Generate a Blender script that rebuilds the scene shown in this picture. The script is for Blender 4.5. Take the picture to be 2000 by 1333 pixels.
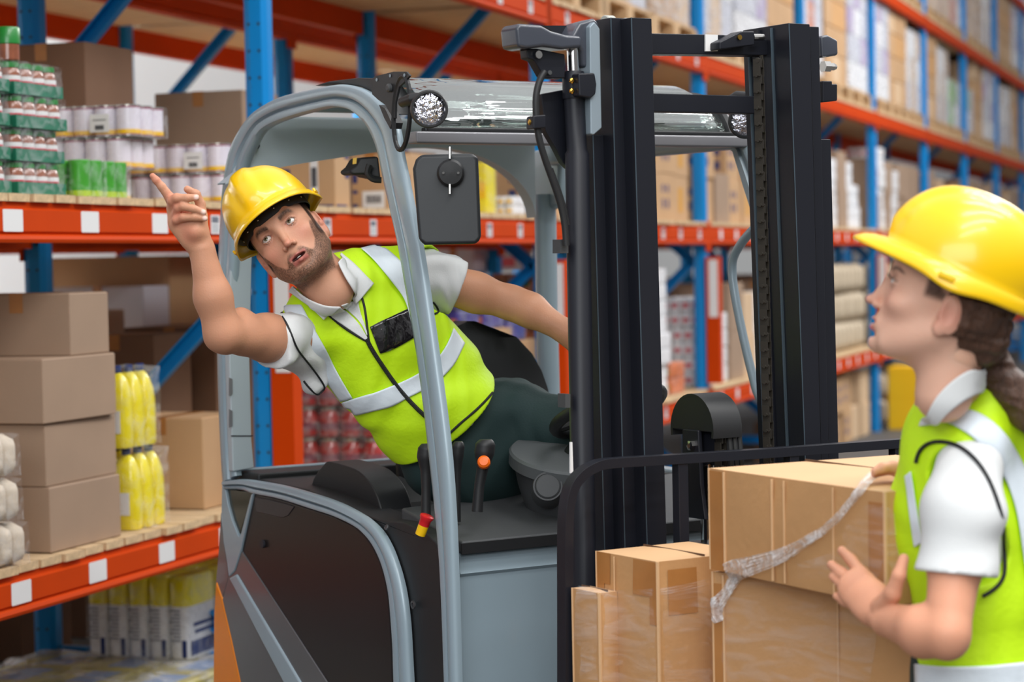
import bpy, bmesh, math, random
import numpy as np
from mathutils import Vector, Matrix
from mathutils.bvhtree import BVHTree
random.seed(7); np.random.seed(7)
sc = bpy.context.scene
for o in list(bpy.data.objects): bpy.data.objects.remove(o)
# ------------------------------------------------------------------ camera
FPX = 4350.0; CAMZ = 1.70
PITCH = math.atan(157.0/FPX); ROLL = math.radians(1.15)
A_R = math.radians(18.8)
WR = Matrix.Rotation(-(math.pi/2-A_R), 4, 'Z'); W3 = WR.to_3x3()      # world turned so that the rack runs along +X
CM = WR @ Matrix.Translation((0, 0, CAMZ)) @ Matrix.Rotation(math.pi/2-PITCH, 4, 'X') @ Matrix.Rotation(-ROLL, 4, 'Z')
cd = bpy.data.cameras.new('camera'); cam = bpy.data.objects.new('camera', cd); sc.collection.objects.link(cam)
cam.matrix_world = CM
cd.sensor_width = 36; cd.lens = FPX*36/2000; cd.clip_start = 0.1; cd.clip_end = 200
cd.dof.use_dof = True; cd.dof.focus_distance = 5.15; cd.dof.aperture_fstop = 3.3
sc.camera = cam
# ------------------------------------------------------------------ world, lights, exposure
w = bpy.data.worlds.new('world'); sc.world = w; w.use_nodes = True
nt = w.node_tree; bg = nt.nodes['Background']
tc = nt.nodes.new('ShaderNodeTexCoord'); sep = nt.nodes.new('ShaderNodeSeparateXYZ'); rmp = nt.nodes.new('ShaderNodeValToRGB')
nt.links.new(tc.outputs['Generated'], sep.inputs[0]); nt.links.new(sep.outputs['Z'], rmp.inputs[0])
rmp.color_ramp.elements[0].position = 0.0; rmp.color_ramp.elements[0].color = (.13, .13, .135, 1)
rmp.color_ramp.elements[1].position = 0.70; rmp.color_ramp.elements[1].color = (1, 1.0, 1.02, 1)
nt.links.new(rmp.outputs[0], bg.inputs[0]); bg.inputs[1].default_value = 0.95
def area(name, loc, target, sx, sy, power, col=(1, 1, 1)):
    loc = W3 @ Vector(loc); target = W3 @ Vector(target)
    l = bpy.data.lights.new(name, 'AREA'); l.shape = 'RECTANGLE'; l.size = sx; l.size_y = sy; l.energy = power; l.color = col
    o = bpy.data.objects.new(name, l); sc.collection.objects.link(o); o.location = loc
    o.rotation_euler = (Vector(target)-Vector(loc)).to_track_quat('-Z', 'Y').to_euler()
    return o
for i_, (ly, pw) in enumerate(((-1.5, 120), (1.0, 130), (3.5, 120), (6.5, 110), (9.5, 110), (13.0, 130))):      # rows of strip lamps over the aisle
    area('overhead_light', (1.6+.33*ly, ly, 6.6), (1.2+.33*ly, ly+.6, 0.0), 5.0, 0.30, pw, (1, .99, .97))
area('overhead_light', (7.5, 19.0, 7.5), (6.0, 19, 1.5), 6.0, 2.5, 620)
area('fill_light', (-1.5, -4.0, 4.2), (0.4, 5, 1.2), 6.0, 3.0, 250, (.93, .97, 1))          # unseen soft fill added behind the camera to light the forklift front
area('overhead_light', (-5.0, 13.0, 6.5), (-6.5, 17, 2.5), 7.0, 1.5, 1500)                      # unseen lamp added to brighten the pale rear wall
sc.view_settings.view_transform = 'Standard'; sc.view_settings.look = 'None'
sc.view_settings.exposure = 0.2; sc.view_settings.gamma = 1; sc.view_settings.use_curve_mapping = False
# ------------------------------------------------------------------ pixel helpers
C3 = CM.to_3x3(); CO = Vector((0, 0, CAMZ))
def ray(px, py): return C3 @ Vector(((px-1000)/FPX, -(py-666.5)/FPX, -1))
def P(px, py, d): return CO + ray(px, py)*d
RU = Vector((math.sin(A_R), math.cos(A_R), 0)); RV = Vector((-math.cos(A_R), math.sin(A_R), 0)); RO = Vector((-.87, 8.4, 0)); RU, RV, RO = W3 @ RU, W3 @ RV, W3 @ RO
E1 = Vector((.849, .528, 0)).normalized(); E2 = Vector((-E1.y, E1.x, 0)); FO = Vector((-.175, 5.07, 0)); E1, E2, FO = W3 @ E1, W3 @ E2, W3 @ FO; ROT_F = math.atan2(E1.y, E1.x)
def hit(px, py, org, nrm):
    r = ray(px, py); t = (org-CO).dot(nrm)/r.dot(nrm); return CO + r*t
def rk(px, py, v=0.0):          # rack-plane coordinates (u, z)
    p = hit(px, py, RO+RV*v, RV); q = p-RO; return q.dot(RU), p.z
def fl(px, py, s=None, t=None, z=None):   # forklift coordinates (s, t, z)
    if s is not None: p = hit(px, py, FO+E1*s, E1)
    elif t is not None: p = hit(px, py, FO+E2*t, E2)
    else: p = hit(px, py, Vector((0, 0, z)), Vector((0, 0, 1)))
    q = p-FO; return Vector((q.dot(E1), q.dot(E2), p.z))
def proj(p):
    q = CM.inverted() @ Vector(p); return 1000-FPX*q.x/q.z*1.0, 666.5+FPX*q.y/q.z
# ------------------------------------------------------------------ materials
def lin(c):
    return tuple((x/12.92 if x <= .04045 else ((x+.055)/1.055)**2.4) for x in c)
def rgb(r, g, b): return lin((r/255, g/255, b/255))
MATS = {}
def mat(name, col, rough=.5, metal=0., spec=.5, var=0., vscale=8., bump=0., bscale=60., coat=0., emit=None, stretch=None):
    if name in MATS: return MATS[name]
    m = bpy.data.materials.new(name); m.use_nodes = True; n = m.node_tree; b = n.nodes['Principled BSDF']
    c = (*col, 1); b.inputs['Base Color'].default_value = c; b.inputs['Roughness'].default_value = rough
    b.inputs['Metallic'].default_value = metal; b.inputs['Specular IOR Level'].default_value = spec
    b.inputs['Coat Weight'].default_value = coat; b.inputs['Coat Roughness'].default_value = .08
    if emit: b.inputs['Emission Color'].default_value = (*emit[0], 1); b.inputs['Emission Strength'].default_value = emit[1]
    if var or bump:
        t = n.nodes.new('ShaderNodeTexCoord'); src = t.outputs['Object']
        if stretch:
            mp = n.nodes.new('ShaderNodeMapping'); mp.inputs['Scale'].default_value = stretch
            n.links.new(src, mp.inputs[0]); src = mp.outputs[0]
        if var:
            z = n.nodes.new('ShaderNodeTexNoise'); z.inputs['Scale'].default_value = vscale; z.inputs['Detail'].default_value = 5
            n.links.new(src, z.inputs['Vector'])
            r = n.nodes.new('ShaderNodeValToRGB'); r.color_ramp.elements[0].position = .3; r.color_ramp.elements[1].position = .72
            r.color_ramp.elements[0].color = (*[x*(1-var) for x in col], 1); r.color_ramp.elements[1].color = (*[min(1, x*(1+var)) for x in col], 1)
            n.links.new(z.outputs['Fac'], r.inputs[0]); n.links.new(r.outputs[0], b.inputs['Base Color'])
        if bump:
            z = n.nodes.new('ShaderNodeTexNoise'); z.inputs['Scale'].default_value = bscale; z.inputs['Detail'].default_value = 3
            n.links.new(src, z.inputs['Vector']); u = n.nodes.new('ShaderNodeBump'); u.inputs['Strength'].default_value = bump
            u.inputs['Distance'].default_value = .01
            n.links.new(z.outputs['Fac'], u.inputs['Height']); n.links.new(u.outputs[0], b.inputs['Normal'])
    MATS[name] = m; return m
def vcmat(name, rough=.55, spec=.4, sss=0., bump=0., bscale=300., sheen=0.):
    if name in MATS: return MATS[name]
    m = bpy.data.materials.new(name); m.use_nodes = True; n = m.node_tree; b = n.nodes['Principled BSDF']
    a = n.nodes.new('ShaderNodeVertexColor'); a.layer_name = 'Col'; n.links.new(a.outputs[0], b.inputs['Base Color'])
    b.inputs['Roughness'].default_value = rough; b.inputs['Specular IOR Level'].default_value = spec
    if sss:
        b.inputs['Subsurface Weight'].default_value = sss; b.inputs['Subsurface Radius'].default_value = (1, .35, .2); b.inputs['Subsurface Scale'].default_value = .008
    if bump:
        t = n.nodes.new('ShaderNodeTexCoord'); z = n.nodes.new('ShaderNodeTexNoise'); z.inputs['Scale'].default_value = bscale
        n.links.new(t.outputs['Object'], z.inputs['Vector']); u = n.nodes.new('ShaderNodeBump'); u.inputs['Strength'].default_value = bump; u.inputs['Distance'].default_value = .002
        n.links.new(z.outputs['Fac'], u.inputs['Height']); n.links.new(u.outputs[0], b.inputs['Normal'])
    MATS[name] = m; return m
def film_mat(name, tint=(1, 1, 1), lo=.05, hi=.5, scale=9., rough=.12, gcol=(.9, .92, .95), stretch=(1, 1, 1)):
    if name in MATS: return MATS[name]
    m = bpy.data.materials.new(name); m.use_nodes = True; n = m.node_tree; n.nodes.remove(n.nodes['Principled BSDF'])
    out = n.nodes['Material Output']; tr = n.nodes.new('ShaderNodeBsdfTransparent'); tr.inputs[0].default_value = (*tint, 1)
    gl = n.nodes.new('ShaderNodeBsdfPrincipled'); gl.inputs['Base Color'].default_value = (*gcol, 1); gl.inputs['Roughness'].default_value = rough
    mx = n.nodes.new('ShaderNodeMixShader'); t = n.nodes.new('ShaderNodeTexCoord'); z = n.nodes.new('ShaderNodeTexNoise')
    mp = n.nodes.new('ShaderNodeMapping'); mp.inputs['Scale'].default_value = stretch; mp.inputs['Rotation'].default_value = (.4, .5, .3)
    n.links.new(t.outputs['Object'], mp.inputs[0]); n.links.new(mp.outputs[0], z.inputs['Vector'])
    z.inputs['Scale'].default_value = scale; z.inputs['Detail'].default_value = 4; z.inputs['Distortion'].default_value = 1.5
    r = n.nodes.new('ShaderNodeMapRange'); r.inputs[1].default_value = .42; r.inputs[2].default_value = .68; r.inputs[3].default_value = lo; r.inputs[4].default_value = hi
    n.links.new(z.outputs['Fac'], r.inputs[0]); n.links.new(r.outputs[0], mx.inputs[0]); n.links.new(tr.outputs[0], mx.inputs[1]); n.links.new(gl.outputs[0], mx.inputs[2])
    bu = n.nodes.new('ShaderNodeBump'); bu.inputs['Strength'].default_value = .6; bu.inputs['Distance'].default_value = .01
    n.links.new(z.outputs['Fac'], bu.inputs['Height']); n.links.new(bu.outputs[0], gl.inputs['Normal']); n.links.new(mx.outputs[0], out.inputs[0])
    MATS[name] = m; return m
# ------------------------------------------------------------------ mesh builder
class MB:
    def __init__(s): s.v = []; s.f = []
    def add(s, vs, fs):
        k = len(s.v); s.v += [tuple(x) for x in vs]; s.f += [tuple(i+k for i in f) for f in fs]; return s
    def box(s, c, d, rot=None):
        c = Vector(c); hx, hy, hz = d[0]/2, d[1]/2, d[2]/2
        vs = [Vector((x, y, z)) for x in (-hx, hx) for y in (-hy, hy) for z in (-hz, hz)]
        if rot is not None: vs = [rot @ v for v in vs]
        return s.add([c+v for v in vs], [(0, 1, 3, 2), (4, 6, 7, 5), (0, 4, 5, 1), (2, 3, 7, 6), (0, 2, 6, 4), (1, 5, 7, 3)])
    def b2(s, a, b):
        a = Vector(a); b = Vector(b); d = b-a; return s.box((a+b)/2, (abs(d.x), abs(d.y), abs(d.z)))
    def hexa(s, p):     # 8 corners: bottom loop 0-3, top loop 4-7
        return s.add(p, [(3, 2, 1, 0), (4, 5, 6, 7), (0, 1, 5, 4), (1, 2, 6, 5), (2, 3, 7, 6), (3, 0, 4, 7)])
    def prism(s, poly, ext):   # poly: list of 3d points, ext: vector
        n = len(poly); e = Vector(ext); p = [Vector(q) for q in poly]
        nn = Vector((0, 0, 0))
        for i in range(n): nn += p[i].cross(p[(i+1) % n])
        if nn.dot(e) > 0: p = p[::-1]
        return s.add(p+[q+e for q in p], [tuple(range(n)), tuple(range(2*n-1, n-1, -1))]+[(i, n+i, n+(i+1) % n, (i+1) % n) for i in range(n)])
    def tube(s, pts, r, n=10, caps=True, flat=1.0, up=None, prof=None):
        pts = [Vector(p) for p in pts]; k = len(pts); rs = r if isinstance(r, (list, tuple)) else [r]*k
        T = [(pts[min(i+1, k-1)]-pts[max(i-1, 0)]).normalized() for i in range(k)]
        u = Vector(up) if up is not None else Vector((0, 0, 1))
        if abs(T[0].dot(u)) > .95 and up is None: u = Vector((1, 0, 0))
        X = (u-T[0]*u.dot(T[0])).normalized(); base = len(s.v); vs = []
        if prof is None: prof = [(math.cos(2*math.pi*j/n), math.sin(2*math.pi*j/n)*flat) for j in range(n)]
        n = len(prof)
        for i in range(k):
            X = ((u-T[i]*u.dot(T[i])) if up is not None else (X-T[i]*X.dot(T[i]))).normalized(); Y = T[i].cross(X)
            for (a, b) in prof: vs.append(pts[i]+X*(a*rs[i])+Y*(b*rs[i]))
        fs = [(i*n+j, i*n+(j+1) % n, (i+1)*n+(j+1) % n, (i+1)*n+j) for i in range(k-1) for j in range(n)]
        if caps: fs += [tuple(range(n-1, -1, -1)), tuple((k-1)*n+j for j in range(n))]
        return s.add(vs, fs)
    def cyl(s, a, b, r, n=16, r2=None): return s.tube([a, b], [r, r if r2 is None else r2], n)
    def lathe(s, c, prof, n=20, axis=None, x=None):    # prof [(r,h)]
        c = Vector(c); Z = Vector(axis or (0, 0, 1)).normalized(); X = Vector((1, 0, 0)) if abs(Z.x) < .9 else Vector((0, 1, 0))
        X = (X-Z*X.dot(Z)).normalized(); Y = Z.cross(X); k = len(prof)
        vs = [c+X*(r*math.cos(2*math.pi*j/n))+Y*(r*math.sin(2*math.pi*j/n))+Z*h for (r, h) in prof for j in range(n)]
        fs = [(i*n+j, i*n+(j+1) % n, (i+1)*n+(j+1) % n, (i+1)*n+j) for i in range(k-1) for j in range(n)]
        fs += [tuple(range(n-1, -1, -1)), tuple((k-1)*n+j for j in range(n))]
        return s.add(vs, fs)
    def grid(s, rows, close=False):
        n = len(rows[0]); k = len(rows)
        fs = [(i*n+j, i*n+(j+1) % n, (i+1)*n+(j+1) % n, (i+1)*n+j) for i in range(k-1) for j in range(n if close else n-1)]
        return s.add([p for r in rows for p in r], fs)
    def ball(s, c, r, n=14):
        rr = r if isinstance(r, (tuple, list)) else (r, r, r); c = Vector(c)
        rows = [[c+Vector((rr[0]*math.sin(a)*math.cos(b), rr[1]*math.sin(a)*math.sin(b), rr[2]*math.cos(a))) for b in [2*math.pi*j/n for j in range(n)]] for a in [math.pi*(i+.02)/(n+.04) for i in range(n+1)]]
        return s.grid(rows, True)
    def xf(s, M): s.v = [tuple(M @ Vector(v)) for v in s.v]; return s
def link(o): sc.collection.objects.link(o); return o
def mesh_of(mb, name):
    me = bpy.data.meshes.new(name); me.from_pydata(mb.v, [], mb.f); me.update()
    bm = bmesh.new(); bm.from_mesh(me); bmesh.ops.recalc_face_normals(bm, faces=bm.faces); bm.to_mesh(me); bm.free(); return me
def obj(name, mb, m, parent=None, bevel=0., smooth=False, seg=2, solid=0., sub=0, label=None, auto=35):
    me = mb if isinstance(mb, bpy.types.Mesh) else mesh_of(mb, name)
    if m is not None:
        for x in (m if isinstance(m, (list, tuple)) else [m]): me.materials.append(x)
    o = link(bpy.data.objects.new(name, me))
    if parent is not None: o.parent = parent
    if solid: x = o.modifiers.new('s', 'SOLIDIFY'); x.thickness = solid; x.offset = 0
    if sub: x = o.modifiers.new('u', 'SUBSURF'); x.levels = sub; x.render_levels = sub
    if bevel:
        x = o.modifiers.new('b', 'BEVEL'); x.width = bevel; x.segments = seg; x.limit_method = 'ANGLE'; x.angle_limit = math.radians(40)
        x.harden_normals = False
    if smooth or bevel:
        me.polygons.foreach_set('use_smooth', [True]*len(me.polygons))
        if not sub and not solid: me.set_sharp_from_angle(angle=math.radians(auto)) if not bevel else None
        if bevel: x = o.modifiers.new('w', 'WEIGHTED_NORMAL'); x.keep_sharp = False
    if label: o['label'] = label
    if name in STUFFY: o['kind'] = 'stuff'
    return o
STUFFY = {'barcode', 'printed_mark', 'print_line', 'fine_print', 'punched_slots'}
def tag(o, label, cat, group=None):
    o['label'] = label; o['category'] = cat
    if group: o['group'] = group
    return o
def thing(name, label, cat, loc=(0, 0, 0), rotz=0., group=None):
    o = link(bpy.data.objects.new(name, None)); o.location = loc; o.rotation_euler = (0, 0, rotz); o.empty_display_size = .1
    return tag(o, label, cat, group)
def dup(root, loc=None, rotz=None, label=None, group=None):
    r = root.copy(); link(r)
    if loc is not None: r.location = loc
    if rotz is not None: r.rotation_euler = (0, 0, rotz)
    if label: r['label'] = label
    if group: r['group'] = group
    for ch in root.children:
        c = ch.copy(); link(c); c.parent = r
        for g in ch.children: d = g.copy(); link(d); d.parent = c
    return r
def struct(name, mb, m, **k): o = obj(name, mb, m, **k); o['kind'] = 'structure'; return o
def R3(u, v, z): return RO+RU*u+RV*v+Vector((0, 0, z))
ROT_R = math.atan2(RU.y, RU.x)      # rotation so that local +x = along rack, +y = into rack
# ================================================================== materials
ORANGE = mat('rack_orange_paint', rgb(196, 62, 0), .6, spec=.10, var=.05, vscale=3)
BLUE = mat('rack_blue_paint', rgb(0, 134, 208), .38, coat=.1, spec=.3, var=.05, vscale=3)
WOOD = mat('pale_pine', rgb(208, 178, 138), .75, var=.22, vscale=6, stretch=(9, 1, 9), bump=.3, bscale=40)
WOOD2 = mat('pallet_wood', rgb(196, 162, 122), .8, var=.2, vscale=5)
CARD = mat('brown_cardboard', rgb(158, 132, 110), .72, var=.05, vscale=4, bump=.06, bscale=140)
CARD2 = mat('tan_cardboard', rgb(190, 152, 112), .75, var=.06, vscale=4, bump=.08, bscale=120)
CARD3 = mat('golden_cardboard', rgb(196, 150, 100), .7, var=.07, vscale=5, bump=.12, bscale=60)
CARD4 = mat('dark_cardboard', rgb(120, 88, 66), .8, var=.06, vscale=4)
PAPER = mat('white_label_paper', rgb(226, 226, 226), .6)
INK = mat('black_ink', rgb(40, 40, 48), .6); GREYINK = mat('grey_ink', rgb(120, 124, 136), .6)
TAPE = mat('brown_packing_tape', rgb(176, 120, 66), .25, var=.1, vscale=12, coat=.3)
SEAM = mat('dark_seam', rgb(92, 66, 46), .9)  # dark brown joint colour for the carton flap seam
BLACKP = mat('black_plastic', rgb(34, 34, 36), .42)
FILM = film_mat('clear_shrink_film', lo=.02, hi=.20, scale=16, rough=.15)
FILM_W = film_mat('milky_stretch_film', lo=.18, hi=.62, scale=7, rough=.2, gcol=(.86, .86, .88), stretch=(1, 1, 3))
CONC = mat('grey_concrete', rgb(78, 76, 74), .6, var=.12, vscale=1.5)
WALLM = mat('white_wall_sheet', rgb(236, 238, 236), .8)
JARM = mat('sauce_jar', rgb(146, 84, 58), .18, var=.25, vscale=30, coat=.5)
LIDG = mat('green_lid', rgb(30, 130, 50), .3, coat=.3); TRAYG = mat('green_tray', rgb(26, 112, 84), .45, var=.1, vscale=10)
PINK = mat('pink_print', rgb(206, 84, 96), .5)
TINW = mat('white_tin_wrapper', rgb(226, 220, 232), .3, coat=.4); TINM = mat('tin_metal', rgb(190, 186, 178), .25, metal=.9)
YEL = mat('yellow_band', rgb(240, 190, 0), .4); MAG = mat('magenta_band', rgb(150, 20, 84), .4)
GREENC = mat('green_wrap', rgb(60, 158, 34), .28, coat=.4, var=.1, vscale=20); LIME = mat('lime_band', rgb(170, 200, 30), .35, coat=.4)
YBOT = mat('yellow_bottle', rgb(238, 220, 10), .25, coat=.5, var=.06, vscale=10)
BEIGE = mat('beige_roll_pack', rgb(206, 192, 174), .6, var=.14, vscale=14, bump=.4, bscale=30)
NAVY = mat('navy_print', rgb(24, 48, 110), .5); WHITEP = mat('white_plastic', rgb(232, 232, 234), .4)
REDJ = mat('red_jar', rgb(158, 34, 30), .2, coat=.6, var=.35, vscale=25); PURP = mat('purple_bag', rgb(52, 40, 130), .35, coat=.4, var=.3, vscale=12)
ORG = mat('orange_bag', rgb(206, 110, 50), .4, var=.3, vscale=14)
# ================================================================== setting
struct('floor', MB().b2((-20, -18, -.1), (70, 14, 0)), CONC)
wr = obj('wall_rear', MB().box((22, 9.0, 4.5), (70, .2, 9)), WALLM); wr['kind'] = 'structure'; wr.location = RO; wr.rotation_euler = (0, 0, ROT_R)
# ================================================================== pallet rack
Z = {'low': .80, 'mid': 1.905, 'up': 3.035, 'top': 4.27, 'high': 5.5}
DEP = 1.05; PITCHU = 3.4; NB = 12
KS = list(range(-1, NB))
def uk(k): return -.09+PITCHU*k
BP = [(0, 0), (0, -.018), (-.014, -.024), (-.014, -.088), (-.006, -.096), (-.018, -.102), (-.022, -.112), (-.018, -.122), (.045, -.122), (.045, 0)]
BAYN = {-1: 'left of the forklift', 0: 'behind the driver'}
def bayn(k): return BAYN.get(k, '%s bay beyond the driver' % ORD[k])
ORD = ['far left', 'first', 'second', 'third', 'fourth', 'fifth', 'sixth', 'seventh', 'eighth', 'ninth', 'tenth', 'eleventh', 'twelfth']
LVN = {'low': 'lowest', 'mid': 'middle', 'up': 'upper', 'top': 'top', 'high': 'highest'}
def make_rack(v0, ks, detail):
    cache = {}
    def shared(key, fn, name, m):
        if key not in cache: cache[key] = mesh_of(fn(), name); cache[key].materials.append(m)
        return cache[key]
    def put(name, me, par, loc):
        o = link(bpy.data.objects.new(name, me)); o.parent = par; o.location = loc; return o
    hgt = 6.1; row_ = 'front rack' if detail else 'rear rack'
    pr = [(0, .012), (.03, .0), (.07, 0), (.10, .012), (.10, .06), (.088, .085), (.012, .085), (0, .06)]
    nodes = [(.95, .2), (.1, .2), (.95, .85), (.1, 1.67), (.95, 2.4), (.1, 3.25), (.95, 4.0), (.1, 4.85), (.95, 5.6)]
    br = []
    for a, b in zip(nodes[:-1], nodes[1:]):
        A = Vector((.05, a[0], a[1])); B = Vector((.05, b[0], b[1])); d = (B-A).normalized(); n = Vector((1, 0, 0)).cross(d); me = MB()
        for q0, q1, t0, t1 in ((-.03, -.022, -.018, .018), (.022, .03, -.018, .018), (-.03, .03, .012, .018)):
            X0 = Vector((t0, 0, 0)); X1 = Vector((t1, 0, 0))
            me.hexa([A+n*q0+X0, A+n*q1+X0, A+n*q1+X1, A+n*q0+X1, B+n*q0+X0, B+n*q1+X0, B+n*q1+X1, B+n*q0+X1])
        x = mesh_of(me, 'diagonal_brace'); x.materials.append(BLUE); br.append(x)
    def holes():
        m = MB()
        for i in range(int(hgt/.1)):
            z = .1+.1*i; m.cyl((-.0015, .022, z), (.002, .022, z), .006, 8); m.cyl((-.0015, .062, z), (.002, .062, z), .006, 8)
        return m
    def conn(s): return lambda: MB().box((-.012, .012*s, -.07), (.085, .014, .20)).box((-.048, .03*s, -.07), (.012, .05, .20))
    for k in ks:
        if k < 0: w_ = 'leftmost, out beyond the jar trays'
        elif k == 0: w_ = 'between the stacked cartons and the driver'
        else: w_ = '%s beyond the driver' % ORD[k]
        f = thing('rack_frame', 'blue upright frame of the %s, %s' % (row_, w_), 'rack frame', RO+RV*v0+RU*uk(k), ROT_R, 'blue upright frames')
        for v in (0, DEP-.085):
            o = put('upright', shared('post', lambda: MB().prism([(a, b, 0) for a, b in pr], (0, 0, hgt)), 'upright', BLUE), f, (0, v, 0))
            if detail and k in (0, 1): put('punched_slots', shared('holes', holes, 'punched_slots', INK), o, (0, 0, 0))['kind'] = 'stuff'
        for x in br: put('diagonal_brace', x, f, (0, 0, 0))
        if detail and k < 7:
            g = put('post_guard', shared('guard', lambda: MB().prism([(-.012, -.09, .86), (-.012, -.001, .86), (-.012, -.001, 1.70), (-.012, -.09, 1.70)], (.08, 0, 0)), 'post_guard', ORANGE), f, (0, 0, 0))
            s_ = put('label_strip', shared('strip', lambda: MB().box((-.0135, -.052, 1.49), (.002, .06, .38)), 'label_strip', PAPER), g, (0, 0, 0))
        if k == ks[-1]: continue
        for lv, z in Z.items():
            for j in (0, 1):
                s = 1 if j == 0 else -1
                me = shared('beam%d' % j, lambda: MB().prism([(0, a*s, b) for a, b in BP], (PITCHU-.106, 0, 0)), 'shelf_beam', ORANGE)
                side = ('front' if j == 0 else 'back')
                b = link(bpy.data.objects.new('shelf_beam', me)); b.location = RO+RU*(uk(k)+.103)+RV*(v0+(0 if j == 0 else DEP))+Vector((0, 0, z)); b.rotation_euler = (0, 0, ROT_R)
                tag(b, 'orange %s beam of the %s, %s level, %s' % (side, row_, LVN[lv], bayn(k)), 'shelf beam', 'orange shelf beams')
                cm = shared('con%d' % j, lambda: MB().box((.031, .006*s-.001*s, -.07), (.085, .012, .20)), 'beam_connector', ORANGE)
                dv = -.0125 if j == 0 else .0125
                put('beam_connector', cm, b, (-.075, dv, 0)); put('beam_connector', cm, b, (PITCHU-.106+.013, dv, 0))
                if detail and j == 0 and k <= 5 and not (lv in ('up', 'top', 'high') and k > 1):
                    lab = shared('lab', lambda: MB().prism([(-.055+a, -.001, b_) for a, b_ in ((0, .003), (.003, 0), (.107, 0), (.11, .003), (.11, .063), (.107, .066), (.003, .066), (0, .063))], (0, .0015, 0)), 'shelf_label', PAPER)
                    labp = shared('labp', lambda: MB().prism([(-.03+a, -.001, b_) for a, b_ in ((0, 0), (.07, 0), (.07, .066), (0, .066))], (0, .0015, 0)), 'barcode_label', PAPER)
                    def bcf():
                        bc = MB()
                        for i in range(11): bc.box((-.022+.0048*i, -.0018, .05), (.0024 if i % 3 else .0036, .0006, .022))
                        for zz in (.03, .02, .010): bc.box((.003, -.0018, zz), (.05, .0006, .003))
                        return bc
                    if lv == 'mid' and k == -1: us = [rk(x, 430)[0]-uk(k)-.103 for x in (17, 168, 305, 412)]
                    elif lv == 'mid' and k == 0: us = [rk(x, 440)[0]-.013 for x in (632, 722, 795, 880, 950, 1010, 1060)]
                    elif lv == 'low' and k == -1: us = [rk(x, 1100)[0]-uk(k)-.103 for x in (32, 183, 319, 436)]
                    else: us = [.25+.47*i+random.uniform(-.04, .04) for i in range(7)]
                    for i, u in enumerate(us):
                        pl = (k == -1 and not (lv == 'mid' and i == 3))
                        q = put('shelf_label' if pl else 'barcode_label', lab if pl else labp, b, (u, -.0142, -.0895))
                        if not pl and k < 2: put('barcode', shared('bc', bcf, 'barcode', GREYINK), q, (0, 0, 0))['kind'] = 'stuff'
make_rack(0, KS, True)
make_rack(1.45, list(range(-1, 7)), False)
# ------------------------------------------------------------------ board decks
BM = {}
def board_mesh(w):
    k = round(w, 3)
    if k not in BM: BM[k] = mesh_of(MB().b2((-w/2, -.012, 0), (w/2, DEP-.02, .024)), 'deck_board'); BM[k].materials.append(WOOD)
    return BM[k]
def deck(k, lv, single, v0=0, nm='front'):
    t = thing('board_deck', 'deck of pale boards on the %s rack, %s shelf, %s' % (nm, LVN[lv], bayn(k)), 'shelf deck', RO+RU*(uk(k)+.105)+RV*v0+Vector((0, 0, Z[lv])), ROT_R, 'board decks on the shelves')
    n = 25; w = .120; pit = (PITCHU-.12)/n
    if single:
        for i in range(n):
            o = link(bpy.data.objects.new('deck_board', board_mesh(random.choice((.114, .118, .121))))); o.parent = t
            o.location = (.02+pit*(i+.5), random.uniform(-.01, .006), random.uniform(0, .0015))
    else:
        m = MB()
        for i in range(n): m.b2((.02+pit*i+.005, -.01, 0), (.02+pit*(i+1)-.006, DEP-.02, .024))
        o = obj('deck_boards', m, WOOD, t); o['kind'] = 'stuff'
for lv in ('low', 'mid', 'up', 'top'):
    for k in range(-1, NB-1):
        if lv in ('up', 'top') and k == -1: pass
        deck(k, lv, k <= 1 and lv in ('low', 'mid', 'up') )
for lv in ('low', 'mid', 'up'):
    for k in range(-1, 5): deck(k, lv, False, 1.45, 'rear')
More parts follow.
